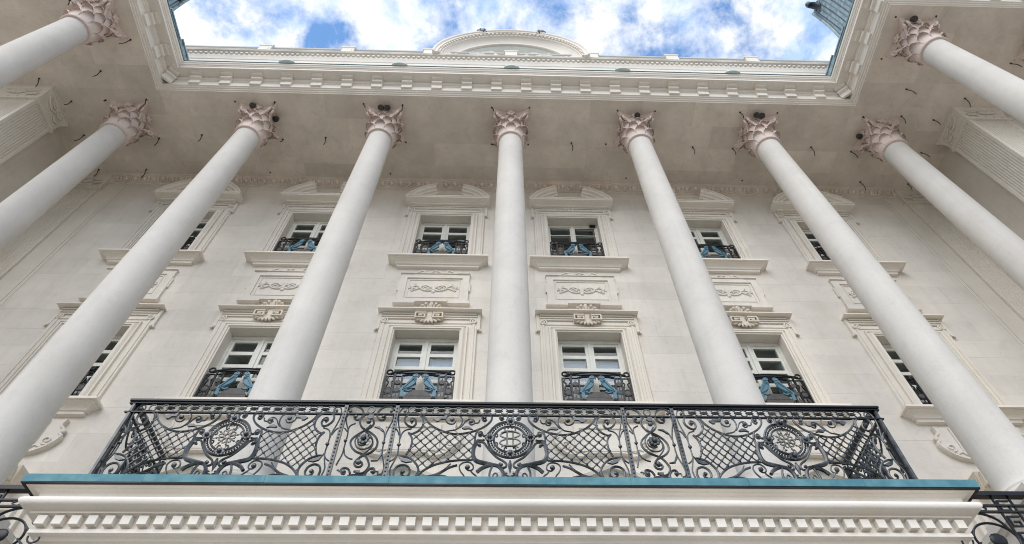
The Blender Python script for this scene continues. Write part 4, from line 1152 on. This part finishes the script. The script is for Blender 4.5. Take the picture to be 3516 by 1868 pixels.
def big_panel(par, loc, sx, rz=0.0, emblem='star', lattice=True):
    m = MB()
    iron_panel(m, BIG, True, sx)
    med = BIG['med']
    c = (0.0, med['c'][1])
    m.tube(ring_pts(c, 0.258 * min(1, sx + .03), 0.258, 0), 0.016, 6)
    m.tube(ring_pts(c, 0.188 * min(1, sx + .03), 0.188, 0), 0.014, 6)
    for i in range(44):
        a = 2 * pi * i / 44
        m.ball((c[0] + 0.224 * min(1, sx + .03) * cos(a), -0.004, c[1] + 0.224 * sin(a)), 0.014, 6, 4)
    for px, pz in med['ros']:
        rosette(m, (px * min(1, sx + .03), pz), -0.02, 0.062)
    m.tube([(0, 0, med['spear'][0][1] + 0.03), (0, 0, 0.19), (0, 0, 0.15), (0, 0, 0.075)], 0.022, 6, lambda t: 0.5 + 0.9 * sin(pi * t) - 0.4 * t)
    p = put('scroll_panel', m.mesh('scroll_panel', True), M_IRON, par, loc, rz)
    if lattice:
        for q in (1, -1):
            poly = [(q * a * sx, b) for a, b in BIG['field']]
            xs = [a for a, b in poly]
            px, pz = 0.112 * sx, 0.122
            L_ = hypot(px, pz)
            for dirn in (1, -1):
                d = (px / L_, dirn * pz / L_)
                for k in range(-22, 23):
                    base = (q * -0.75 * sx + k * px, 0.45)
                    for t0, t1 in clip(poly, base, d):
                        a = (base[0] + d[0] * t0, -0.004 * dirn, base[1] + d[1] * t0)
                        b = (base[0] + d[0] * t1, -0.004 * dirn, base[1] + d[1] * t1)
                        lb = MB().tube([a, b], 0.0085, 5)
                        nk = int(t1 / L_) - int(t0 / L_)
                        put('lattice_bar', lb, M_IRON, p)
            kn = MB()
            for i in range(-22, 23):
                for j in range(-12, 13):
                    X = q * -0.75 * sx + (i + j) * px / 2
                    Zk = 0.45 + (i - j) * pz / 2
                    ins = False
                    n = len(poly)
                    for e in range(n):
                        (xa, za), (xb, zb_) = poly[e], poly[(e + 1) % n]
                        if (za > Zk) != (zb_ > Zk) and X < (xb - xa) * (Zk - za) / (zb_ - za) + xa:
                            ins = not ins
                    if ins:
                        kn.ball((X, -0.008, Zk), 0.017, 6, 4, 1, .7)
            if kn.v:
                o = put('lattice_studs', kn, M_IRON, p)
                o['kind'] = 'stuff'
    em_ = MB()
    if emblem == 'star':
        em_.lathe([(0.008, -0.01)], 3) if False else None
        em_.tube(ring_pts(c, 0.03, 0.03, -0.01, 16), 0.012, 5)
        for j in range(8):
            a = 2 * pi * j / 8 + 0.2
            em_.tube([(c[0] + q * cos(a), -0.01, c[1] + q * sin(a)) for q in (0.035, 0.07, 0.10, 0.175)], 0.010, 5, lambda t: 1.5 - 1.1 * t)
            for q in (-1, 1):
                em_.tube([(c[0] + 0.07 * cos(a), -0.01, c[1] + 0.07 * sin(a)), (c[0] + 0.10 * cos(a + q * .35), -0.01, c[1] + 0.10 * sin(a + q * .35))], 0.008, 5)
            em_.ball((c[0] + 0.115 * cos(a), -0.01, c[1] + 0.115 * sin(a)), 0.013, 6, 4)
        put('star_emblem', em_.mesh('star_emblem', True), M_GOLD, p)
    elif emblem == 'BB':
        # two interlaced letters B, back to back
        for q in (1, -1):
            def L2(pts, r=0.010):
                em_.tube([(q * (a + 0.0), -0.012 - 0.006 * q, c[1] + b) for a, b in pts], r, 5)
            L2([(-0.035, -0.115), (-0.035, 0.115)], 0.011)
            L2([(p.x, p.y) for p in spline([(-0.06, 0.10), (0.02, 0.105), (0.085, 0.085), (0.115, 0.055), (0.085, 0.025), (0.02, 0.0)], 4)])
            L2([(p.x, p.y) for p in spline([(0.02, 0.0), (0.085, -0.02), (0.118, -0.055), (0.085, -0.09), (0.02, -0.105), (-0.06, -0.10)], 4)])
            L2([(-0.10, -0.125), (-0.06, -0.10)], 0.009)
            L2([(-0.10, 0.08), (-0.06, 0.10)], 0.009)
            L2([(-0.035, 0.0), (0.03, 0.0)], 0.009)
        put('monogram', em_.mesh('monogram', True), M_GOLD, p)
    return p
big_panel(rail, (0, 0, 0), 1.0, 0.0, 'BB')
big_panel(rail, (-3.245, 0, 0), 0.915)
big_panel(rail, (3.245, 0, 0), 0.915)
nm = MB()
iron_panel(nm, NAR, False)
rosette(nm, (0, 0.505), -0.03, 0.075)
NARM = nm.mesh('narrow_scroll_panel', True)
for x in (-1.679, 1.672):
    put('narrow_scroll_panel', NARM, M_IRON, rail, (x, 0, 0))
def tops(par, x0, x1, y, n, rz=False):
    m = MB().box(x0, x1, y - 0.04, y + 0.045, 1.055, 1.083)
    m.box(x0, x1, y - 0.022, y + 0.022, 1.030, 1.0545)
    put('hand_rail', m, M_BLACK, par)
    m = MB().box(x0, x1, y - 0.015, y + 0.015, 0.895, 0.912)
    put('lower_rail', m, M_BLACK, par)
tops(rail, -4.58, 4.58, 0.0, 0)
rg = MB()
rg.tube(ring_pts((0, 0), 0.042, 0.048, 0, 18), 0.009, 5)
RING = rg.mesh('rail_ring', True)
lf = MB()
lf.tube([(-0.052, 0, 0), (-0.03, 0, 0), (0.0, 0, 0), (0.03, 0, 0), (0.052, 0, 0)], 0.020, 6, lambda t: 0.25 + 0.9 * sin(pi * t))
LEAFB = lf.mesh('rail_bead', True)
for x0, x1, n in ((-1.18, 1.18, 18), (-4.28, -2.16, 16), (2.16, 4.28, 16)):
    for i in range(n):
        x = x0 + (x1 - x0) * i / (n - 1)
        put('rail_ring', RING, M_IRON, rail, (x, 0, 0.97))
        if i < n - 1:
            put('rail_bead', LEAFB, M_IRON, rail, (x + (x1 - x0) / (n - 1) / 2, 0, 0.97))
for x in (-1.679, 1.672):
    put('rail_ring', RING, M_IRON, rail, (x, 0, 0.97))
for x in (-4.52, -1.98, -1.365, 1.372, 1.978, 4.53):
    pw = 0.015 if abs(x) > 4 else 0.022
    m = MB().box(-pw, pw, -pw, pw, -0.012, 1.0548)
    for k in range(0 if abs(x) > 4 else 20):
        m.ball((0, -0.022, 0.03 + 0.05 * k), 0.012, 6, 4)
    put('post', m.mesh('post'), M_IRON, rail, (x, 0, 0))
# short returns from the corners back to the columns
for sg in (-1, 1):
    m = MB()
    for nm_, w_, za, zb_ in (('hand_rail', 0.04, 1.055, 1.083), ('lower_rail', 0.015, 0.895, 0.912), ('bottom_rail', 0.02, 0.02, 0.045)):
        put(nm_, MB().box(sg * 4.525 - w_, sg * 4.525 + w_, 0.046, 1.10, za, zb_), M_BLACK, rail)
    big_panel(rail, (sg * 4.525, 0.56, 0), 0.39, pi / 2, 'star', False)
    for y in (0.03, 1.10):
        put('post', MB().box(-0.017, 0.017, -0.017, 0.017, -0.012, 1.0548), M_BLACK, rail, (sg * 4.525, y + 0.03, 0))

# ------------------------------------------------------------------ railings between the pedestals beside the balcony
def side_railing(sg, side):
    x0, x1 = 3.98, 6.66
    t = tag(root('terrace_railing', (sg * 4.73, -2.45, -13.02)), 'black iron railing with key fret and oval beside the sixth column base' if sg > 0 else 'black iron railing beside the second column base, beyond the left balcony end', 'railing', 'railings between the column bases')
    q = lambda x: (x - 5.1) * sg
    m = MB()
    for z0, z1, w in ((1.13, 1.185, 0.05), (0.99, 1.015, 0.018), (0.905, 0.928, 0.018), (0.02, 0.05, 0.02)):
        m.box(min(q(x0), q(x1)), max(q(x0), q(x1)), -w, w, z0, z1)
    put('hand_rail', m, M_BLACK, t)
    m = MB()
    for k in range(8):
        xa = 4.1 + k * 0.26
        m.tube(xz([(q(xa), 0.96), (q(xa + .06), 0.99), (q(xa + .13), 0.96), (q(xa + .06), 0.93), (q(xa), 0.96)], 0, 3), 0.012, 5)
    put('frieze_links', m, M_BLACK, t)
    m = MB()
    c_, rx, rz_ = 5.75, 0.38, 0.30
    m.tube(xz([(q(6.18), 0.62), (q(6.10), 0.80), (q(5.95), 0.885), (q(5.78), 0.90), (q(5.60), 0.86), (q(5.45), 0.76), (q(5.40), 0.6)], 0), 0.016, 6)
    m.tube(ring_pts((q(5.93), 0.545), 0.27, 0.215, 0, 30), 0.015, 6)
    for s_ in (1,):
        m.tube([(q(a), 0, b) for a, b in volute(5.62, 0.735, 0.08, 1.5, 0.2, 1)], 0.013, 5)
        m.tube(xz([(q(5.40), 0.62), (q(5.5), 0.5), (q(5.7), 0.66)], 0), 0.013, 5)
    m.ball((q(5.93), -0.01, 0.53), 0.105, 14, 6, 0.85, 0.25)
    m.tube(xz([(q(5.3), 0.05), (q(5.45), 0.3), (q(5.6), 0.42), (q(5.7), 0.5)], 0), 0.014, 5)
    put('scrollwork', m.mesh('scrollwork', True), M_BLACK, t)
    m = MB()
    def bb(a, b, z0, z1):
        m.box(min(q(a), q(b)), max(q(a), q(b)), -0.012, 0.012, z0, z1)
    for xx in (6.20, 6.42):
        bb(xx, xx + 0.022, 0.0, 1.129)
    for k in range(5):
        z = 1.08 - 0.22 * k
        bb(6.24, 6.40, z - .018, z)
        bb(6.24, 6.258, z - .15, z - .0182)
        bb(6.2582, 6.37, z - .15, z - .132)
        bb(6.352, 6.37, z - .1318, z - .07)
        bb(6.29, 6.3518, z - .088, z - .07)
    put('key_fret', m, M_BLACK, t)
side_railing(1, 'right')
side_railing(-1, 'left')
for o in list(COL.objects):
    if o.name.startswith('terrace_railing'):
        o.scale = (0.927, 0.927, 0.927)

# ------------------------------------------------------------------ window guards with blue birds
def guard_parts():
    out = {'list': []}
    def A(n_, mb, mat):
        out['list'].append((n_, mb.mesh(n_, True), mat))
    m = MB()
    m.tube(xz(GUARD['arc'], 0, 5), 0.027, 6)
    (lx, lz), (rx, rz_), *_ = GUARD['loops']
    for cx, cz_ in ((lx - 0.005, lz + 0.0), (rx - 0.005, rz_ - 0.02)):
        m.tube(ring_pts((cx, cz_), 0.054, 0.054, 0, 18), 0.018, 6)
    m.tube(xz([(-0.45, 0.885), (0, 0.915), (0.46, 0.885)], 0.004), 0.03, 5, lambda t: 0.2 + 0.8 * sin(pi * t))
    A('top_rail', m, M_BLACK)
    A('arch_rail', MB().tube(xz(GUARD['arc2'], 0, 5), 0.023, 6), M_BLACK)
    sd = GUARD['side']
    A('side_rail', MB().tube([(sd[0][0], 0, 0.803), (sd[1][0], 0, 0.803)], 0.015, 6), M_BLACK)
    A('side_rail', MB().tube([(sd[2][0], 0, 0.803), (0.665, 0, 0.803)], 0.015, 6), M_BLACK)
    A('bottom_rail', MB().tube([(-0.66, 0, 0.06), (0.66, 0, 0.06)], 0.015, 6), M_BLACK)
    for x, z1 in ((-0.65, 0.80), (-0.478, 0.885), (-0.332, 0.81), (0.37, 0.81), (0.496, 0.90), (0.668, 0.80)):
        A('bar', MB().box(x - 0.016, x + 0.016, -0.016, 0.016, 0.03, z1), M_BLACK)
    for sg in (-1, 1):
        x = sg * 0.565 + 0.012
        m = MB()
        for q in (-1, 1):
            m.tube(xz([(x + q * .05, .80), (x + q * .065, .70), (x + q * .03, .66), (x + q * .055, .56), (x + q * .075, .50), (x + q * .04, .49)], 0, 3), 0.017, 5)
        m.tube(ring_pts((x, 0.435), 0.072, 0.072, 0, 18), 0.017, 5)
        m.tube(xz([(x - .075, .34), (x, .362), (x + .075, .34)], 0, 3), 0.013, 5)
        m.tube([(x, 0, .36), (x, 0, .06)], 0.011, 5)
        m.tube(ring_pts((x, 0.18), 0.06, 0.06, 0, 18), 0.012, 5)
        A('scroll', m, M_BLACK)
    for x, z in [(-0.405, .655), (-0.405, .455), (-0.405, .25), (0.435, .66), (0.437, .455), (0.435, .25), (-0.553, .435), (0.577, .435)]:
        m = MB()
        m.lathe([(0.01, -0.008), (0.055, -0.006), (0.055, 0.006), (0.01, 0.008)], 14)
        m.v = [(x + a_, -0.005 + c_, z + b_) for a_, b_, c_ in m.v]
        m.tube([(x, 0, z + 0.05), (x, 0, z + 0.11)], 0.009, 5)
        A('disc', m, M_STEP)
    m = MB()
    m.plate([(-0.14, .43), (0.175, .43), (0.215, .35), (-0.18, .35)], -0.03, 0.03)
    m.plate([(-0.17, .349), (0.205, .349), (0.27, .27), (-0.235, .27)], -0.045, 0.045)
    m.plate([(-0.235, .2698), (0.27, .2698), (0.27, .06), (-0.235, .06)], -0.04, 0.04)
    A('stepped_base', m, M_STEP)
    bird = GUARD['bird']
    bl = [(x - 0.004, z) for x, z in bird]
    for sg, nm_ in ((1, 'bird'), (-1, 'bird')):
        m = MB()
        P = [(sg * (x - 0.018) + 0.018, z) for x, z in bl]
        P = [(p.x, p.y) for p in spline(P + [P[0]], 3)][:-1]
        m.plate(P, -0.040, -0.022)
        f = lambda x, z, y: (sg * (x - 0.018) + 0.018, y, z)
        # wing, shoulder feathers, eye and leg in low relief
        wing = [f(x, z, -0.05) for x, z in [(p.x, p.y) for p in spline([(-0.11, .70), (-0.06, .64), (-0.085, .57), (-0.16, .50), (-0.25, .45), (-0.29, .44), (-0.22, .54), (-0.16, .63), (-0.11, .70)], 3)]]
        m.tube(wing, 0.007, 5)
        for k in range(3):
            m.tube([f(-0.13 + 0.03 * k, .735 - .012 * k, -0.044), f(-0.115 + 0.03 * k, .715 - .012 * k, -0.05), f(-0.10 + 0.03 * k, .725 - .012 * k, -0.044)], 0.007, 5)
        m.tube([f(-0.125, .775, -0.044), f(-0.08, .76, -0.048), f(-0.04, .77, -0.044)], 0.007, 5)
        m.tube([f(-0.22, .42, -0.03), f(-0.17, .40, -0.03), f(-0.11, .43, -0.03)], 0.022, 5)
        m.ball(f(-0.072, .83, -0.04), 0.010, 6, 4)
        out.setdefault('birds', []).append((m.mesh('bird', True), M_BLUE))
        m = MB()
        m.tube([f(-0.03, .835, -0.03), f(0.005, .81, -0.03), f(-0.005, .775, -0.03)], 0.013, 5, lambda t: 1.2 - .7 * t)
        m.tube([f(-0.03, .80, -0.03), f(-0.012, .77, -0.03), f(-0.02, .745, -0.03)], 0.010, 5)
        out.setdefault('beaks', []).append((m.mesh('beak', True), M_BLACK))
    return out
GP = guard_parts()
pos = ('leftmost', 'second', 'third', 'fourth', 'fifth', 'rightmost')
for iw, x in enumerate(WX):
    for upper in (True, False):
        z = SILLS[0 if upper else 1]
        rowt = 'upper' if upper else 'lower'
        lab = f'black window guard with blue birds in the {pos[iw]} {rowt} window' + ('' if iw in (0, 5) else ' from the left')
        gq = tag(root('window_guard', (x, -0.05, z)), lab, 'window guard', 'bird guards in the windows')
        for n_, me_, mt_ in GP['list']:
            put(n_, me_, mt_, gq)
        for (bm_, bmat), (km, kmat) in zip(GP['birds'], GP['beaks']):
            b_ = put('bird', bm_, bmat, gq)
            put('beak', km, kmat, b_)
